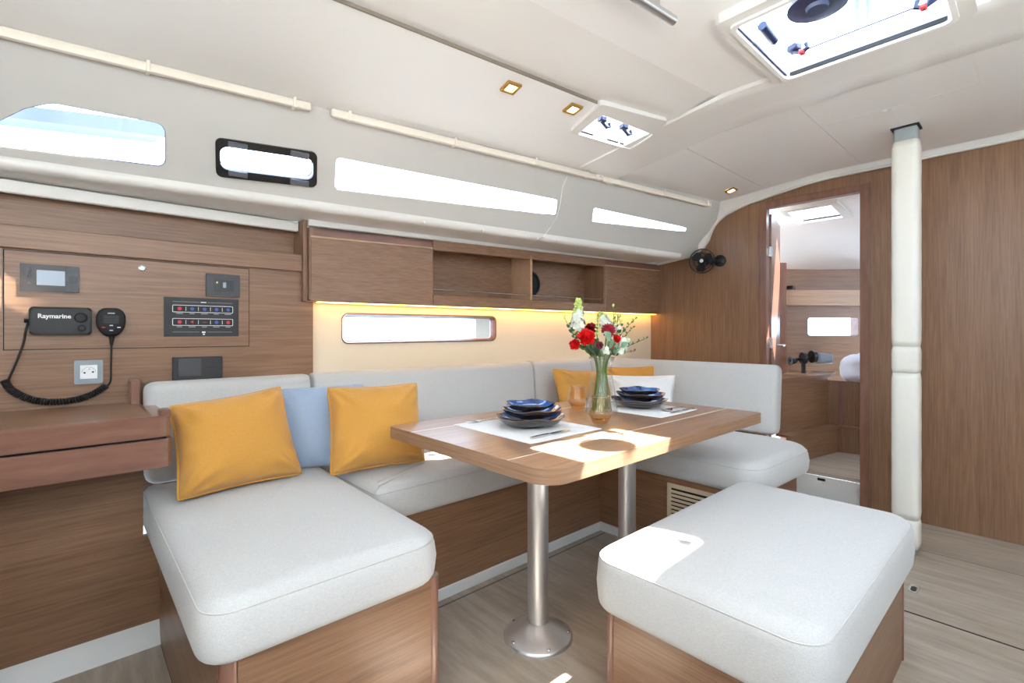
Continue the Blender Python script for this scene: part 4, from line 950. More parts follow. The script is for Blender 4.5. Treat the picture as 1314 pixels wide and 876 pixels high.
def leafm(bm, p, d, up, L_, w, curl=.15):
    d = V(d).normalized(); s = d.cross(V(up)).normalized(); n_ = s.cross(d)
    ctr = [(p+d*(L_*t)+n_*(curl*L_*math.sin(t*pi*.8)), w*ww) for t, ww in ((0, .08), (.2, .7), (.45, 1), (.7, .8), (.9, .4), (1, .03))]
    vs = [(bm.verts.new(c+s*ww+n_*ww*.15), bm.verts.new(c), bm.verts.new(c-s*ww+n_*ww*.15)) for c, ww in ctr]
    for A_, B_ in zip(vs, vs[1:]):
        bm.faces.new((A_[0], A_[1], B_[1], B_[0])); bm.faces.new((A_[1], A_[2], B_[2], B_[1]))
TOC = -DV
def bloom(name, cat, label, u, v, dd, R, m_, maker, tilt=(0, 0, .5), seed=0, group=None):
    c = fp(u, v, dd); ax = (TOC+V(tilt)).normalized(); t = thing(name, vc+V((0, 0, .014)), label, cat, group)
    obj('stem', B(tube, stem_pts(c-ax*R*.4), .0022, 6), 'stem', t, True)
    bm = bm_new(); maker(bm, c, R, ax, seed); obj('bloom', bm, m_, t, True)
    obj('calyx', B(lathe, c-ax*R*.55, [(.002, -.01), (.006, 0), (.008, R*.3)], 8, ax), 'leaf', t, True)
    return t
bloom('carnation', 'flower', 'large bright red carnation at the front of the bouquet', 753, 431, -.055, .036, 'carnation', ruffle, seed=1)
bloom('carnation', 'flower', 'small bright red carnation hanging low over the vase side', 737, 442, -.03, .022, 'carnation', ruffle, (-.2, .2, .0), 2)
bloom('carnation', 'flower', 'crimson carnation tucked behind the large red one', 759, 420, .0, .026, 'crimson', ruffle, (0, 0, .8), 3)
bloom('chrysanthemum', 'flower', 'dark crimson many petalled flower beside the red carnation', 780.5, 424, -.04, .031, 'crimson', daisy, (0, 0, .35), 4)
bloom('carnation', 'flower', 'small red flower right under the dark crimson one', 792, 434, -.035, .017, 'carnation', ruffle, (.3, 0, .3), 5)
bloom('chrysanthemum', 'flower', 'small maroon bloom low at the vase mouth', 769, 443, -.06, .018, 'dark_red', daisy, (0, 0, .2), 6)
bloom('carnation', 'flower', 'tiny red bud between the round leaves', 785, 444, -.06, .009, 'carnation', ruffle, (0, 0, .2), 7)
def floret(bm, c, R, ax, rnd):
    a, b = frame_of(ax)
    for i in range(4):
        q = pi/2*i+rnd.uniform(-.3, .3); dr = a*math.cos(q)+b*math.sin(q); sd = V(ax).cross(dr)
        ps = [(V(c), .3), (V(c)+dr*R*.55+V(ax)*R*.25, .62), (V(c)+dr*R+V(ax)*R*.1, .4)]
        vs = [(bm.verts.new(p+sd*R*w), bm.verts.new(p-sd*R*w)) for p, w in ps]
        for A_, B_ in zip(vs, vs[1:]): bm.faces.new((A_[0], A_[1], B_[1], B_[0]))
def spike(name, label, pts, n, r0, r1, R, lime=.3, seed=0):
    rnd = random.Random(seed); t = thing(name, vc+V((0, 0, .014)), label, 'flower'); pts = [V(p) for p in pts]
    line = catmull([pts[0], (pts[0]+pts[1])/2, pts[1]], 8)
    obj('stem', B(tube, stem_pts(pts[0])+line[1:], .0024, 6), 'stem', t, True)
    bw, bl_ = bm_new(), bm_new()
    for i in range(n):
        k = (i+.5)/n; p = line[min(int(k*(len(line)-1)), len(line)-1)]; q = i*2.4; rad = lerp(r0, r1, k)
        dr = (RV*math.cos(q)+DV*math.sin(q)+V((0, 0, .25))).normalized(); c = p+dr*rad*rnd.uniform(.6, 1.05)+V((0, 0, rnd.uniform(-.006, .006)))
        if k > 1-lime:
            rr = R*lerp(.8, .45, (k-(1-lime))/lime); lathe(bl_, c, [(0, -rr), (rr*.8, -rr*.5), (rr, 0), (rr*.7, rr*.6), (0, rr)], 7, dr)
        else: floret(bw, c, R*rnd.uniform(.9, 1.25), dr, rnd); floret(bw, c+dr*R*.2, R*.8, dr, rnd)
    obj('florets', bw, 'petal_white', t, True); obj('buds', bl_, 'petal_lime', t, True)
spike('stock_flower', 'tall white flower spike with lime buds at its tip', [fp(741, 423, .01), fp(742.5, 383, .01)], 110, .037, .008, .0105, .40, 21)
spike('stock_flower', 'short white flower spike behind the crimson blooms', [fp(779, 420, .05), fp(772, 402, .06)], 40, .030, .012, .011, .25, 22)
spike('filler_flower', 'white filler flowers at the bouquet side near the round leaves', [fp(795, 453, -.02), fp(802, 435, .0)], 46, .022, .014, .009, .05, 23)
spike('filler_flower', 'small white filler sprig under the maroon bloom', [fp(779, 454, -.06), fp(776, 446, -.06)], 14, .015, .010, .008, .05, 24)
spike('astrantia_sprig', 'pale green seed spike standing between the red blooms', [fp(766, 430, -.05), fp(767.5, 401, -.03)], 26, .010, .005, .007, 1.0, 25)
def sprig(label, tip, leafn, Lf, w, m_, stemm='stem', dd=0, root=None, seed=0, mid=None, tipbud=None):
    rnd = random.Random(seed); t = thing('greenery_sprig', vc+V((0, 0, .014)), label, 'greenery')
    tp = fp(*tip, dd); sp_ = stem_pts(tp) if mid is None else stem_pts(fp(*mid, dd))+catmull([fp(*mid, dd), (fp(*mid, dd)+tp)/2, tp], 5)[1:]
    obj('stem', B(tube, sp_, .0015, 5), stemm, t, True)
    bm = bm_new(); K = len(sp_); st = 15
    for i in range(leafn):
        k = st+(K-1-st)*i/max(1, leafn-1); j = min(int(k), K-2); p = sp_[j].lerp(sp_[j+1], k-j); d = (sp_[j+1]-sp_[max(j-1, 0)]).normalized()
        s = (RV*(1 if i % 2 else -1)*rnd.uniform(.6, 1)+V((0, 0, rnd.uniform(.1, .8)))-DV*rnd.uniform(-.3, .6)+d*.5).normalized()
        sc__ = rnd.uniform(.8, 1.2)*(1-.35*i/leafn); leafm(bm, p, s, -DV+V((0, 0, .6)), Lf*sc__, w*sc__)
    obj('leaves', bm, m_, t, True)
    if tipbud: obj('bud', B(lathe, tp, [(0, -.006), (.005, -.002), (.004, .005), (0, .009)], 8), tipbud, t, True)
sprig('fine leaved sprig reaching up to the locker side', (815, 409), 12, .018, .006, 'leaf', seed=31, mid=(800, 424))
sprig('grey green feathery sprig reaching far out toward the bulkhead', (829, 434), 16, .016, .004, 'leaf_dark', seed=32, mid=(806, 444))
sprig('pale round leaf sprig in the middle of the bouquet', (783, 437), 3, .058, .021, 'leaf_pale', dd=-.085, seed=33)
sprig('round leaf sprig hanging over the vase mouth', (797, 445), 4, .042, .016, 'leaf_pale', dd=-.06, seed=34)
sprig('dark leaf sprig at the bouquet side under the white spike', (729, 418), 12, .024, .009, 'leaf_dark', seed=35, mid=(738, 434))
sprig('small leaved sprig with yellowish tip beside the white spike', (724, 407), 8, .014, .006, 'petal_lime', seed=36, mid=(733, 425))
sprig('thin sprig with curled pale tip rising above the blooms', (787, 392), 6, .014, .005, 'leaf', seed=37, mid=(788, 412), tipbud='petal_lime')
sprig('leafy sprig hanging behind the crimson bloom', (797, 418), 8, .024, .010, 'leaf', seed=38, dd=.03)
sprig('sprig with brown seed pods low beside the filler flowers', (815, 450), 5, .016, .008, 'pod', seed=39, mid=(800, 452))
sprig('dense dark foliage sprig rising from the vase neck', (757, 447), 14, .03, .011, 'leaf_dark', dd=-.03, seed=40)
sprig('bright foliage sprig rising from the vase neck', (774, 452), 12, .03, .010, 'leaf', dd=-.03, seed=41)
sprig('dark foliage spreading toward the small red carnation', (744, 446), 10, .026, .010, 'leaf', dd=.0, seed=42)
sprig('foliage fan spreading behind the white filler flowers', (790, 456), 10, .026, .009, 'leaf_dark', dd=.02, seed=43)

spike('filler_flower', 'pale yellow green filler flowers behind the dark crimson bloom', [fp(792, 425, .03), fp(793, 403, .03)], 34, .030, .016, .008, .55, 26)
spike('filler_flower', 'loose white filler flowers at the edge facing the bulkhead', [fp(799, 450, .01), fp(806, 436, .01)], 30, .022, .012, .008, .2, 27)
sprig('thin olive sprig arching out behind the vase', (812, 420), 10, .016, .005, 'leaf', seed=44, mid=(801, 432), dd=.03)
sprig('grey green sprig spreading behind the white spike', (735, 425), 12, .03, .011, 'leaf_pale', seed=45, dd=.04)
sprig('leafy sprig filling the middle of the bouquet', (764, 438), 12, .034, .012, 'leaf', seed=46, dd=.02)
# ================================================================== OVERHEAD FITTINGS
def rect_ring(bm, o, ax, ay, outer, inner, t, n): plate(bm, o, ax, ay, outer, [inner], t, n)
X_, Y_ = V((1, 0, 0)), V((0, 1, 0))
bh_ = thing('deck_hatch', (1.73, .42, 2.0), 'large overhead deck hatch with clear lid and dark latches', 'hatch')
ZF = 2.03
hi = rrect(HX0, HX1, HY0, HY1, .03, 5)
obj('frame', B(rect_ring, (0, 0, ZF), X_, Y_, rrect(HX0-.052, HX1+.028, HY0-.056, HY1+.05, .035, 5), hi, .035, (0, 0, 1)), 'gelcoat', bh_)
obj('frame_lip', B(rect_ring, (0, 0, ZF-.008), X_, Y_, rrect(HX0-.016, HX1+.016, HY0-.016, HY1+.016, .03, 5), rrect(HX0-.001, HX1+.001, HY0-.001, HY1+.001, .03, 5), .0079, (0, 0, 1)), 'panel_white', bh_)
obj('coaming', B(rect_ring, (0, 0, ZF+.0352), X_, Y_, rrect(HX0-.03, HX1+.03, HY0-.03, HY1+.03, .03, 5), hi, .05, (0, 0, 1)), 'panel_white', bh_)
obj('seal', B(box, HX1-.006, HX1+.0005, HY0+.01, HY1-.008, ZF+.002, ZF+.016), 'rubber', bh_); obj('seal', B(box, HX0+.01, HX1-.008, HY1-.006, HY1+.001, ZF+.002, ZF+.008), 'gasket', bh_)
obj('lid_pane', B(plate, (0, 0, ZF+.086), X_, Y_, rrect(HX0-.05, HX1+.05, HY0-.05, HY1+.05, .04, 5), (), .010, (0, 0, 1)), 'pane', bh_)
obj('lid_gasket', B(tube, [(p[0], p[1], ZF+.083) for p in rrect(HX0-.002, HX1+.002, HY0-.002, HY1+.002, .03, 5)], .0035, 6, closed=True), 'gasket', bh_)
def latch(bm, p, ax):
    p, ax = V(p), V(ax).normalized(); sd = V((-ax.y, ax.x, 0))
    obox(bm, p-ax*.02-sd*.018, ax*.04, sd*.036, V((0, 0, .026)), .005)
    tube(bm, [p+ax*.0, p+ax*.03+V((0, 0, -.018)), p+ax*.05+V((0, 0, -.010)), p+ax*.045+V((0, 0, .008))], .008, 8)
for p, ax in (((HX1-.06, HY1-.045, ZF+.060), (-.3, -1, 0)), ((HX1-.05, HY0+.035, ZF+.060), (-.3, 1, 0))):
    l_ = obj('latch', B(latch, p, ax), 'navy', bh_, 40); a_ = V(ax).normalized()
    obj('latch_button', B(box, p[0]+a_.x*.03-.012, p[0]+a_.x*.03+.012, p[1]+a_.y*.03-.009, p[1]+a_.y*.03+.009, p[2]-.024, p[2]-.010, .003), 'red_tab', l_)
obj('friction_hinge', B(tube, [(1.75, HY1-.02, ZF+.068), (1.86, HY1-.02, ZF+.060)], .015, 12), 'navy', bh_, 40)
vx, vy, vz = 1.826, .509, ZF+.096
vt = thing('deck_ventilator', (vx, vy, vz), 'round dark ventilator cap on the big hatch lid', 'ventilator')
obj('cap', B(lathe, (vx, vy, vz), [(.0, .022), (.03, .024), (.05, .012), (.07, .022), (.086, .012), (.088, 0), (.0, 0)], 40), 'navy', vt, 40)
obj('boss', B(lathe, (vx, vy, vz), [(0, -.012), (.03, -.012), (.034, 0), (0, 0)], 28), 'navy', vt, 40)
# small hatch
hsc = sum((s3(p) for p in hs), V((0, 0, 0)))/4
sh_ = thing('small_hatch', hsc, 'small overhead ventilation hatch near the ceiling lights', 'hatch')
inn = [V(p) for p in HS_hole]
outp = rpoly([s2p(*p) for p in ((731, 166), (771, 129), (857, 152), (812, 190))], .02, 3)
if False: outp = shrink(inn, -.07)
obj('frame', B(plate, PA-SN*.016, SAX, SAY, outp, [inn], .042, SN), 'gelcoat', sh_)
obj('coaming', B(plate, PA+SN*.0262, SAX, SAY, shrink(inn, -.02), [inn], .07, SN), 'panel_white', sh_)
obj('lid_pane', B(plate, PA+SN*.098, SAX, SAY, shrink(inn, -.03), (), .008, SN), 'pane', sh_)
def sdir(p, q, a, b): return s3(V(p).lerp(V(q), a)), s3(V(p).lerp(V(q), b))
for p, q, a, b in ((hs[0], hs[3], .05, .28), (hs[0], hs[3], .55, .76), (hs[0], hs[3], .8, .98), (hs[3], hs[2], .04, .95)):
    e, f = sdir(p, q, a, b); obj('seal', B(tube, [e+SN*.004, f+SN*.004], .0055, 6), 'rubber', sh_)
for k in (.3, .72):
    c = s3(hs[1].lerp(hs[2], k).lerp(hs[0].lerp(hs[3], k), .62), .035)
    obj('latch', B(latch, c, (SAX.x, SAX.y, 0)), 'navy', sh_, 40)
# downlights
def downlight(p, n_, ax, label):
    n_ = V(n_).normalized(); ax = V(ax).normalized(); ay = n_.cross(ax); s = .031
    t = thing('ceiling_light', p, label, 'light', 'square ceiling downlights')
    fr2 = [(-s, -s), (s, -s), (s, s), (-s, s)]; in2 = [(-s*.62, -s*.62), (s*.62, -s*.62), (s*.62, s*.62), (-s*.62, s*.62)]
    obj('bezel', B(plate, p, ax, ay, fr2, [in2], .010, n_), 'brass', t)
    obj('lens', B(plate, V(p)+n_*.002, ax, ay, in2, (), .003, n_), 'spot_warm', t)
for (u, v, lb) in ((655.5, 111, 'square brass downlight in the white ceiling panel away from the hatch'), (735, 138.5, 'square brass downlight in the white ceiling panel right beside the small hatch')):
    downlight(atpl(u, v, PA, SN), -SN, SAX, lb)
p = atz(938, 241, 2.0); p.z = ceilz(p.y)-.001; downlight(p, V((0, -.28, -1)), X_, 'square brass downlight in the forward overhead near the bulkhead')
# grab rail
gr = thing('grab_rail', (1.1, .77, 1.97), 'stainless grab rail under the overhead', 'handrail')
ga, gb = V((.58, .835, 1.99)), V((1.345, .757, 1.99))
obj('bar', B(tube, [ga, gb], .0145, 16), 'steel', gr, 40); obj('end_cap', B(lathe, gb, [(.0146, -.002), (.0146, .002), (0, .004)], 16, (gb-ga).normalized()), 'steel', gr, 40)
for k in (.12, .9): q = ga.lerp(gb, k); obj('standoff', B(tube, [q, V((q.x, q.y, 2.064))], .009, 10), 'steel', gr, 40)
# curtain rails along the coachroof corner
def rp(x, dz=0): return V((x, YT(x)-.012, ZT0-.014+dz))
for x0, x1, br_, lb in ((-1.65, .70, (-.6, .195, .64), 'cream curtain rail above the chart table window'), (.775, 2.19, (.845, 1.32, 1.78, 2.13), 'cream curtain rail above the long strip window'), (2.25, 3.27, (2.31, 2.78, 3.23), 'cream curtain rail running up to the bulkhead')):
    t = thing('curtain_rail', rp((x0+x1)/2), lb, 'curtain rail')
    bm = bm_new(); d = rp(x1)-rp(x0); obox(bm, rp(x0)+V((0, -.012, -.018)), d, (0, .026, 0), (0, 0, .033), .009, 2); obj('rail', bm, 'rail_cream', t, 40)
    for x in br_: obj('bracket', B(obox, rp(x)+V((-.006, -.0145, -.0205)), (.012, -.0018, 0), (0, .034, 0), (0, 0, .041), .002), 'rail_cream', t)
t = thing('rail_end_block', rp(2.22), 'cream joining block between the curtain rails at the beam', 'rail block')
obj('block', B(obox, rp(2.19)+V((0, -.018, -.016)), (.055, -.008, 0), (0, .032, 0), (0, 0, .04), .006, 2), 'rail_cream', t, 40)
obj('screw', B(lathe, rp(2.22)+V((0, -.018, .002)), [(.004, 0), (.003, .002), (0, .002)], 8, V((0, -1, 0))), 'steel', t)
# ---- padded compression post
px_, py_ = 2.985, .455
po = thing('padded_post', (px_, py_, 0), 'white padded post standing between cabin door and bulkhead panel', 'post')
def pad_section(z0, z1, seed):
    rnd = random.Random(seed); bm = bm_new(); rings = []; n = 28; K = max(6, int((z1-z0)/.03))
    for i in range(K+1):
        t = i/K; e = min(t, 1-t)*(z1-z0); k = .93+.07*min(1, (e/.025))**.5; k *= 1+.008*math.sin(i*1.3+seed)
        rg = []
        for j in range(n):
            q = 2*pi*j/n; c_, s_ = math.cos(q), math.sin(q); rr = 1/((abs(c_)**4+abs(s_)**4)**.25)
            rg.append(bm.verts.new((px_+c_*rr*.054*k, py_+s_*rr*.054*k, lerp(z0, z1, t))))
        rings.append(rg)
    for A_, B_ in zip(rings, rings[1:]): bridge(bm, A_, B_)
    bm.faces.new(rings[0][::-1]); bm.faces.new(rings[-1]); return bm
zz = [.03, .165, .86, .985, 1.965]
for i, (a, b) in enumerate(zip(zz, zz[1:])): obj('padding', pad_section(a, b, i), 'leather_white', po, True)
obj('steel_core', B(box, px_-.040, px_+.040, py_-.045, py_+.045, 0, 2.037, .012, 3), 'galv', po, 40)
obj('deck_collar', B(box, px_-.048, px_+.048, py_-.054, py_+.054, 2.028, 2.037, .002), 'rubber', po)
# ---- fan on the bulkhead
fc = atx(901, 335, XB-.085); fx_ = V((-1, -.28, -.02)).normalized()
fn = thing('cabin_fan', V((XB-.01, fc.y-.09, fc.z-.1)), 'small black fan with round wire cage on the bulkhead', 'fan')
fa, fb = frame_of(fx_)
for rr, off in ((.086, .0), (.086, .02), (.055, .032), (.06, -.03)):
    obj('cage_ring', B(tube, [fc+fx_*off+(fa*math.cos(q)+fb*math.sin(q))*rr for q in [2*pi*i/36 for i in range(36)]], .0024, 6, closed=True), 'black', fn, True)
bm = bm_new()
for i in range(16):
    q = 2*pi*i/16; d = fa*math.cos(q)+fb*math.sin(q); tube(bm, [fc+fx_*.036+d*.018, fc+fx_*.034+d*.05, fc+fx_*.02+d*.082, fc+d*.087, fc-fx_*.02+d*.075, fc-fx_*.035+d*.05], .0011, 4)
obj('cage_wires', bm, 'black', fn, True)
for i in range(3):
    q = 2*pi*i/3+.7; bm = bm_new(); d = fa*math.cos(q)+fb*math.sin(q); s = fx_.cross(d)
    rows = [[bm.verts.new(fc+fx_*(.004+.016*w)+d*r_+s*(w*wd)) for w in (-1, -.3, .3, 1)] for r_, wd in ((.012, .012), (.035, .03), (.058, .036), (.076, .024))]
    for A_, B_ in zip(rows, rows[1:]):
        for j in range(3): bm.faces.new((A_[j], A_[j+1], B_[j+1], B_[j]))
    obj('blade', bm, 'soft_black', fn, True)
obj('hub', B(lathe, fc, [(.02, -.01), (.02, .016), (.014, .022), (0, .024)], 20, fx_), 'soft_black', fn, 40)
obj('hub_cap', B(lathe, fc+fx_*.024, [(.0135, 0), (.012, .004), (0, .005)], 20, fx_), 'alu', fn, 40)
obj('motor', B(lathe, fc-fx_*.012, [(.0, -.055), (.028, -.052), (.034, -.04), (.034, 0), (0, 0)], 20, fx_), 'black', fn, 40)
mb = V((XB, fc.y-.095, fc.z+.0))
obj('bracket', B(tube, catmull([fc-fx_*.05, fc-fx_*.06+V((.01, -.05, 0)), mb+V((-.02, 0, 0))], 5), .013, 10), 'black', fn, True)
obj('mount', B(lathe, mb, [(.042, 0), (.042, .012), (.03, .022), (0, .024)], 24, V((-1, 0, 0))), 'black', fn, 40)
for a in (0, 2.1, 4.2): obj('screw', B(lathe, mb+V((-.013, math.cos(a)*.034, math.sin(a)*.034)), [(.005, 0), (.004, .003), (0, .003)], 8, V((-1, 0, 0))), 'steel', fn)

# ================================================================== FORWARD CABIN (through the door)
dr = thing('door_1', (3.54, 1.26, .02), 'walnut cabin door standing open into the forward cabin', kind='structure')
da, db_ = V((3.54, 1.262, 0)), V((3.98, 1.358, 0)); dd_ = db_-da; dn = V((-dd_.y, dd_.x, 0)).normalized()
obj('leaf', B(obox, da+V((0, 0, .18)), dd_, dn*.03, V((0, 0, 1.68)), .003), 'solid_z', dr)
for z in (1.60, .98): 
    h_ = obj('hinge', B(box, 3.502, 3.545, 1.256, 1.2735, z-.035, z+.035, .002), 'steel', dr)
hp_ = da.lerp(db_, .72)+V((0, 0, .96))-dn*.0
hd = obj('lever_handle', B(tube, [hp_, hp_-dn*.045, hp_-dn*.05-dd_.normalized()*.09], .008, 10), 'steel', dr, 40)
obj('rose', B(lathe, hp_, [(.022, 0), (.022, .006), (0, .008)], 18, -dn), 'steel', hd, 40)
# floor and riser
P1, P2, P3 = atd(1002, 600, 3.22), atd(1075, 580, 3.635), atd(1135, 588, 3.46)
ff = obj('floor_forward', B(lambda bm: prism(bm, [(3.545, -.9), (4.9, -.9), (4.9, .75), (P2.x+.02, P2.y+.03), (3.545, 1.7)], .14, .162)), 'floor_wood', kind='structure', label='raised bleached oak sole of the forward cabin')
fr3 = obj('trim_7', B(box, 3.53, 3.548, -.9, 1.7, 0, .139), 'kick_white', kind='structure', label='pale riser below the forward cabin sole')
pl_ = atx(1054, 615, 3.53); obj('finger_pull', B(box, 3.526, 3.531, pl_.y-.022, pl_.y+.022, pl_.z-.008, pl_.z+.008, .002), 'black', fr3)
UPV = V((0, 0, 1))
# bench step and locker on the port side
e12 = (P2-P1); e12.z = 0; n12 = V((-e12.y, e12.x, 0)).normalized()
if n12.dot(DV) < 0: n12 = -n12
fs_ = thing('bench_locker', V((P1.x, P1.y, .162)), 'walnut bench step with dark locker front in the forward cabin', 'bench')
e23 = (P3-P2); e23.z = 0; n23 = V((-e23.y, e23.x, 0)).normalized()
if n23.dot(DV) < 0: n23 = -n23
def meet(p, d, q, e):                                  # plan crossing of two lines
    t = ((q.x-p.x)*e.y-(q.y-p.y)*e.x)/(d.x*e.y-d.y*e.x); return V((p.x+d.x*t, p.y+d.y*t, p.z))
Q1 = V((P1.x, P1.y, .162))+e12*.13; R1 = V((P2.x, P2.y, .162)); BU = R1+n23*.02
def upto(p): return meet(p, e12, BU, e23)-p            # along the bench front until the bed front
o_ = Q1; obj('step_front', B(obox, o_, R1-o_, n12*.02, UPV*.18), 'stripe_wood', fs_)
o_ = Q1+n12*.07+UPV*.196; obj('locker_front', B(obox, o_, upto(o_), n12*.02, UPV*.36), 'stripe_wood', fs_)
o_ = Q1-n12*.012; obj('step_top', B(lambda bm: prism(bm, [(p.x, p.y) for p in (o_, o_+upto(o_), meet(Q1+n12*.09, e12, BU, e23), Q1+n12*.09)], .342, .358)), 'stripe_wood', fs_)
LE = db_-dn*.014; LS = meet(da-dn*.014, dd_, Q1+n12*.05, n12); LS = V((max(LS.x, Q1.x), 0, 0)); LS.y = (da-dn*.014).y+(LS.x-(da-dn*.014).x)*dd_.y/dd_.x
WD1 = atd(1009.3, 470, 3.86); c0 = Q1+n12*.05; c1 = meet(c0, e12, BU, e23); wl_ = atd(1010.5, 470, 4.115); w2_ = meet(wl_, RV, BU+n23*.005, e23)
bk_ = meet(BU, e23, wl_, RV)
cpts = [c0, c1, c1+n23*.35, wl_, WD1+DV*.13+RV*.006, WD1+RV*.006-DV*.006, LE+dd_.normalized()*.02, LE, LS]
obj('counter', B(lambda bm: prism(bm, [(p.x, p.y) for p in cpts], .717, .739)), 'stripe_wood', fs_)
# bed
bd = thing('bed', R1+n23*.3, 'berth with pale bedding on a walnut base in the forward cabin', 'bed')
obj('base_front', B(obox, R1, e23*2.2, n23*.02, UPV*.20), 'wood_z', bd); obj('base_ledge', B(obox, R1+UPV*.18-n23*.008, e23*2.2, n23*.05, UPV*.014), 'stripe_wood', bd)
u0 = meet(Q1+n12*.07, e12, BU, e23); u0.z = .352
obj('upper_front', B(obox, u0, R1+e23*2.2+n23*.02-V((0, 0, .162))-V((u0.x, u0.y, 0)), n23*.02, UPV*.34), 'wood_z', bd)
obj('stile', B(obox, V((R1.x, R1.y, .352))+n23*.012, e23*.15, n23*.02, UPV*.34), 'solid_z', bd)
c_ = [R1-n23*.02+e23*.02, R1-n23*.02+e23*2.4, R1+n23*.50+e23*2.4, R1+n23*.36+e23*.02]
bm = bm_new(); lp = cushion(bm, dense(rpoly([(q.x, q.y) for q in c_], .10, 6)), .69, .885, .09, .04, rb=.05)
for v_ in bm.verts: v_.co.z += .010*math.sin(v_.co.x*23+v_.co.y*9)*math.sin(v_.co.y*19); v_.co += (n23*.008*math.sin(v_.co.z*40+v_.co.x*21))
obj('duvet', bm, 'bedding', bd, True)
# hull wall in the forward cabin, square to the view here because the bow closes in
DW = 4.12
def fw(u, v, dd=0): return atd(u, v, DW+dd)
org = fw(657, 427); 
def f2(u, v): return V(((u-CX)/F*DW, (HY-v)/F*DW))
wh = rpoly([f2(*p) for p in ((1037, 407.5), (1101, 407.5), (1101, 430.5), (1037, 430.5))], .02, 5)
obj('wall_forward_hull', B(plate, org, RV, UPV, [(1.9, -.9), (3.9, -.9), (3.9, .62), (1.9, .62)], [wh], .02, DV), 'stripe_wood', kind='structure', label='walnut lined hull side of the forward cabin')
w7 = thing('window_6', fw(1069, 430), 'small hull window in the forward cabin', kind='structure')
w2i = [V((p.x-.012, p.y+.004)) for p in shrink(wh, .005)]
bm = bm_new(); bridge(bm, [bm.verts.new(org+RV*p.x+UPV*p.y) for p in wh], [bm.verts.new(org+RV*p.x+UPV*p.y+DV*.07) for p in w2i]); obj('reveal', bm, 'solid_x', w7, 40)
obj('pane', B(plate, org+DV*.07, RV, UPV, shrink(w2i, -.01), (), .006, DV), 'pane', w7)
shf = thing('cabin_shelf', fw(1050, 390, -.1), 'pale wood shelf along the forward cabin hull side', 'shelf')
a = fw(1010.5, 388.5, -.16); obj('front_board', B(obox, V((a.x, a.y, 0))+UPV*fw(1050, 388.5, -.16).z, RV*1.4, DV*.02, UPV*.105, .003), 'stripe_pale', shf)
obj('shelf_board', B(obox, V((a.x, a.y, 0))+UPV*(fw(1050, 388.5, -.16).z-.012), RV*1.4, DV*.165, UPV*.014, .002), 'stripe_pale', shf)
wd_ = thing('wardrobe', fw(1004, 560, -.3), 'narrow walnut wardrobe side next to the open cabin door', 'wardrobe')
a = atd(990, 560, 3.86); obj('side_panel', B(obox, V((a.x, a.y, .162)), RV*((1009.3-990)/F*3.86), DV*.12, UPV*(atd(1005, 337, 3.86).z-.162)), 'solid_z', wd_)
hk = atd(1013, 369, 3.9); obj('hook', B(box, hk.x-.02, hk.x+.045, hk.y-.03, hk.y+.02, hk.z-.014, hk.z+.014, .003), 'black', wd_)
# things on the counter
lm = thing('reading_lamp', fw(1030, 470, -.35), 'black swivel reading lamp on the forward cabin counter', 'lamp')
q0 = atd(1014, 462, 3.78)
for (u, v, r0, r1, L_) in ((1018, 463, .034, .014, .05), (1031, 459.5, .045, .045, .022), (1043.5, 457.5, .048, .042, .03)):
    c = atd(u, v, 3.78); obj('lamp_head', B(lathe, c, [(0, -L_/2), (r0, -L_/2), (r1, L_/2), (0, L_/2)], 20, RV), 'black', lm, 40)
obj('arm', B(tube, [atd(1012, 462.5, 3.78), atd(1048, 458, 3.78)], .011, 8), 'black', lm, 40)
obj('foot', B(tube, [atd(1031, 462, 3.78), V((atd(1031, 462, 3.78).x, atd(1031, 462, 3.78).y, .736))], .016, 10), 'black', lm, 40)
c = atd(1052, 460, 3.95)
sk2 = obj('outlet_plate', B(obox, V((c.x, c.y, c.z-.04)), RV*.11, DV*.172, UPV*.08, .006), 'plate_frame', label='silver outlet box behind the reading lamp', cat='outlet')
# overhead of the forward cabin
cf = bm_new()
zc1 = lambda x: 1.985-.11*(x-3.52)
AXf = V((1, 0, -.11)); hole_f = [(.36, 1.0), (.66, 1.0), (.66, 1.27), (.36, 1.27)]
plate(cf, (3.52, 0, 1.985), AXf, (0, 1, 0), [(0, -.8), (1.15, -.8), (.95, .95), (.62, 1.45), (0, 1.45)], [hole_f], .02, (0, 0, 1))
obj('ceiling_forward', cf, 'panel_white', kind='structure', label='white overhead of the forward cabin')
edge = [V((3.52+s*1, y, 1.985-.11*s)) for s, y in ((0, 1.45), (.62, 1.45), (.95, .95), (1.15, -.8))]
low = [org+RV*l+UPV*h for l, h in ((1.75, .60), (2.0, .545), (2.6, .535), (4.2, .56))]
bm = bm_new(); rows = []
for t, sag in ((0, 0), (.25, .035), (.5, .04), (.7, .0), (.78, -.012), (1, 0)):
    rows.append([bm.verts.new(a.lerp(b, t)+V((0, 0, sag))) for a, b in zip(edge, low)])
for A_, B_ in zip(rows, rows[1:]):
    for j in range(3): bm.faces.new((A_[j], A_[j+1], B_[j+1], B_[j]))
obj('ceiling_forward_side', bm, 'panel_white', kind='structure', label='white sloping overhead above the forward cabin shelf', smooth=True)
fh = thing('cabin_hatch', (4.03, 1.13, 1.93), 'small deck hatch in the forward cabin overhead', 'hatch')
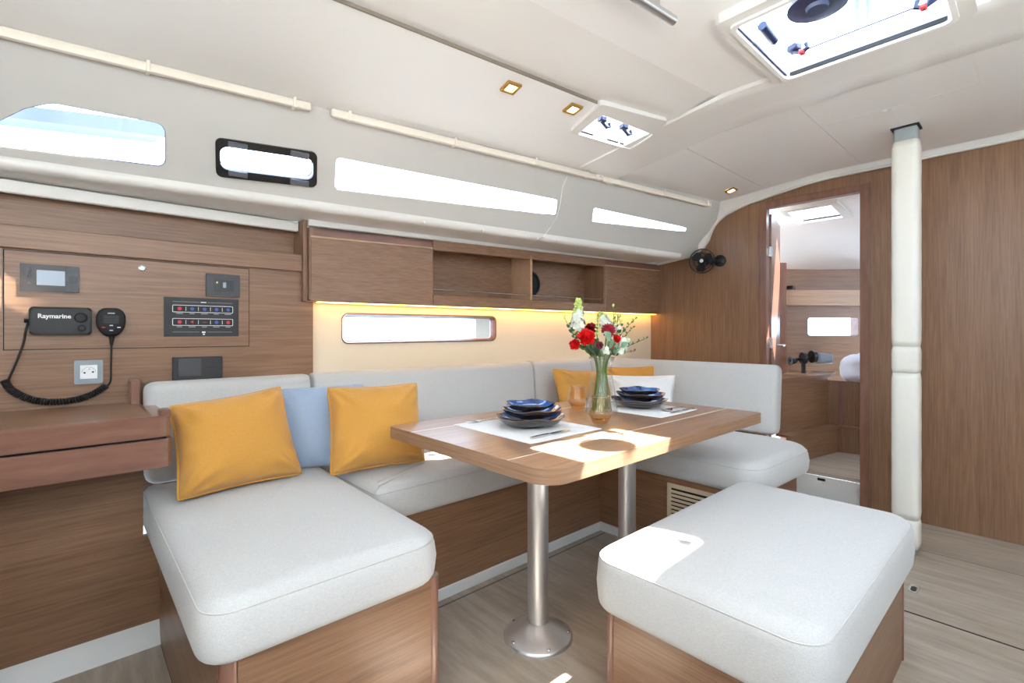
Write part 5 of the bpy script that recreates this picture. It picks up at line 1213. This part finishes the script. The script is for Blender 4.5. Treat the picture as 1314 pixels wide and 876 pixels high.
inn = [V(p) for p in hole_f]; obj('frame', B(plate, V((3.52, 0, 1.985))-V((0, 0, .02)), AXf, (0, 1, 0), [(.31, .95), (.70, .95), (.70, 1.31), (.31, 1.31)], [inn], .025, (0, 0, 1)), 'gelcoat', fh)
obj('pane', B(plate, V((3.52, 0, 2.05)), AXf, (0, 1, 0), [(.34, .98), (.68, .98), (.68, 1.29), (.34, 1.29)], (), .008, (0, 0, 1)), 'pane', fh)
obj('seal', B(tube, [V((3.52+.655, 1.01, 1.985-.072)), V((3.52+.655, 1.26, 1.985-.072))], .006, 6), 'rubber', fh)
# unseen sides of the forward cabin
obj('wall_forward_starboard', B(plate, (3.52, -.82, 0), (1, 0, 0), (0, 0, 1), [(0, 0), (2.2, 0), (2.2, 2.05), (0, 2.05)], [rrect(.5, 1.5, 1.2, 1.55, .05)], .03, (0, -1, 0)), 'panel_white', kind='structure', label='white starboard side of the forward cabin')
obj('wall_bow', B(plate, (5.0, -.85, 0), (0, 1, 0), (0, 0, 1), [(0, 0), (1.6, 0), (1.6, 2.0), (0, 2.0)], [rrect(.2, 1.2, 1.5, 1.8, .05)], .03, (1, 0, 0)), 'wood_y', kind='structure', label='walnut bow bulkhead of the forward cabin')
hd_ = [aty(u, v, 2.62) for u, v in ((-30, 128), (214, 158), (214, 176), (-30, 146))]
bm = bm_new(); vs = [bm.verts.new(p) for p in hd_]; f = bm.faces.new(vs); e_ = bmesh.ops.extrude_face_region(bm, geom=[f]); bmesh.ops.translate(bm, verts=[v for v in e_['geom'] if isinstance(v, bmesh.types.BMVert)], vec=(0, .5, .12))
obj('spray_hood', bm, 'hood_blue', label='dark blue fabric edge outside seen through the tapered window', cat='spray hood')
# ---- outside: mast and halyards seen through the big hatch
ms = thing('mast', (3.05, .46, 2.135), 'aluminium mast with halyards above the deck', 'mast')
obj('tube', B(tube, [(3.05, .46, 2.135), (3.05, .46, 9)], .085, 24), 'alu', ms, 40)
for y, x in ((.60, 2.92), (.64, 2.9), (.70, 2.95), (.76, 2.9)): obj('halyard', B(tube, [(x, y, 2.15), (x+.05, y-.06, 9)], .008, 6), 'blue_ink' if y < .66 else 'grey_ink', ms)
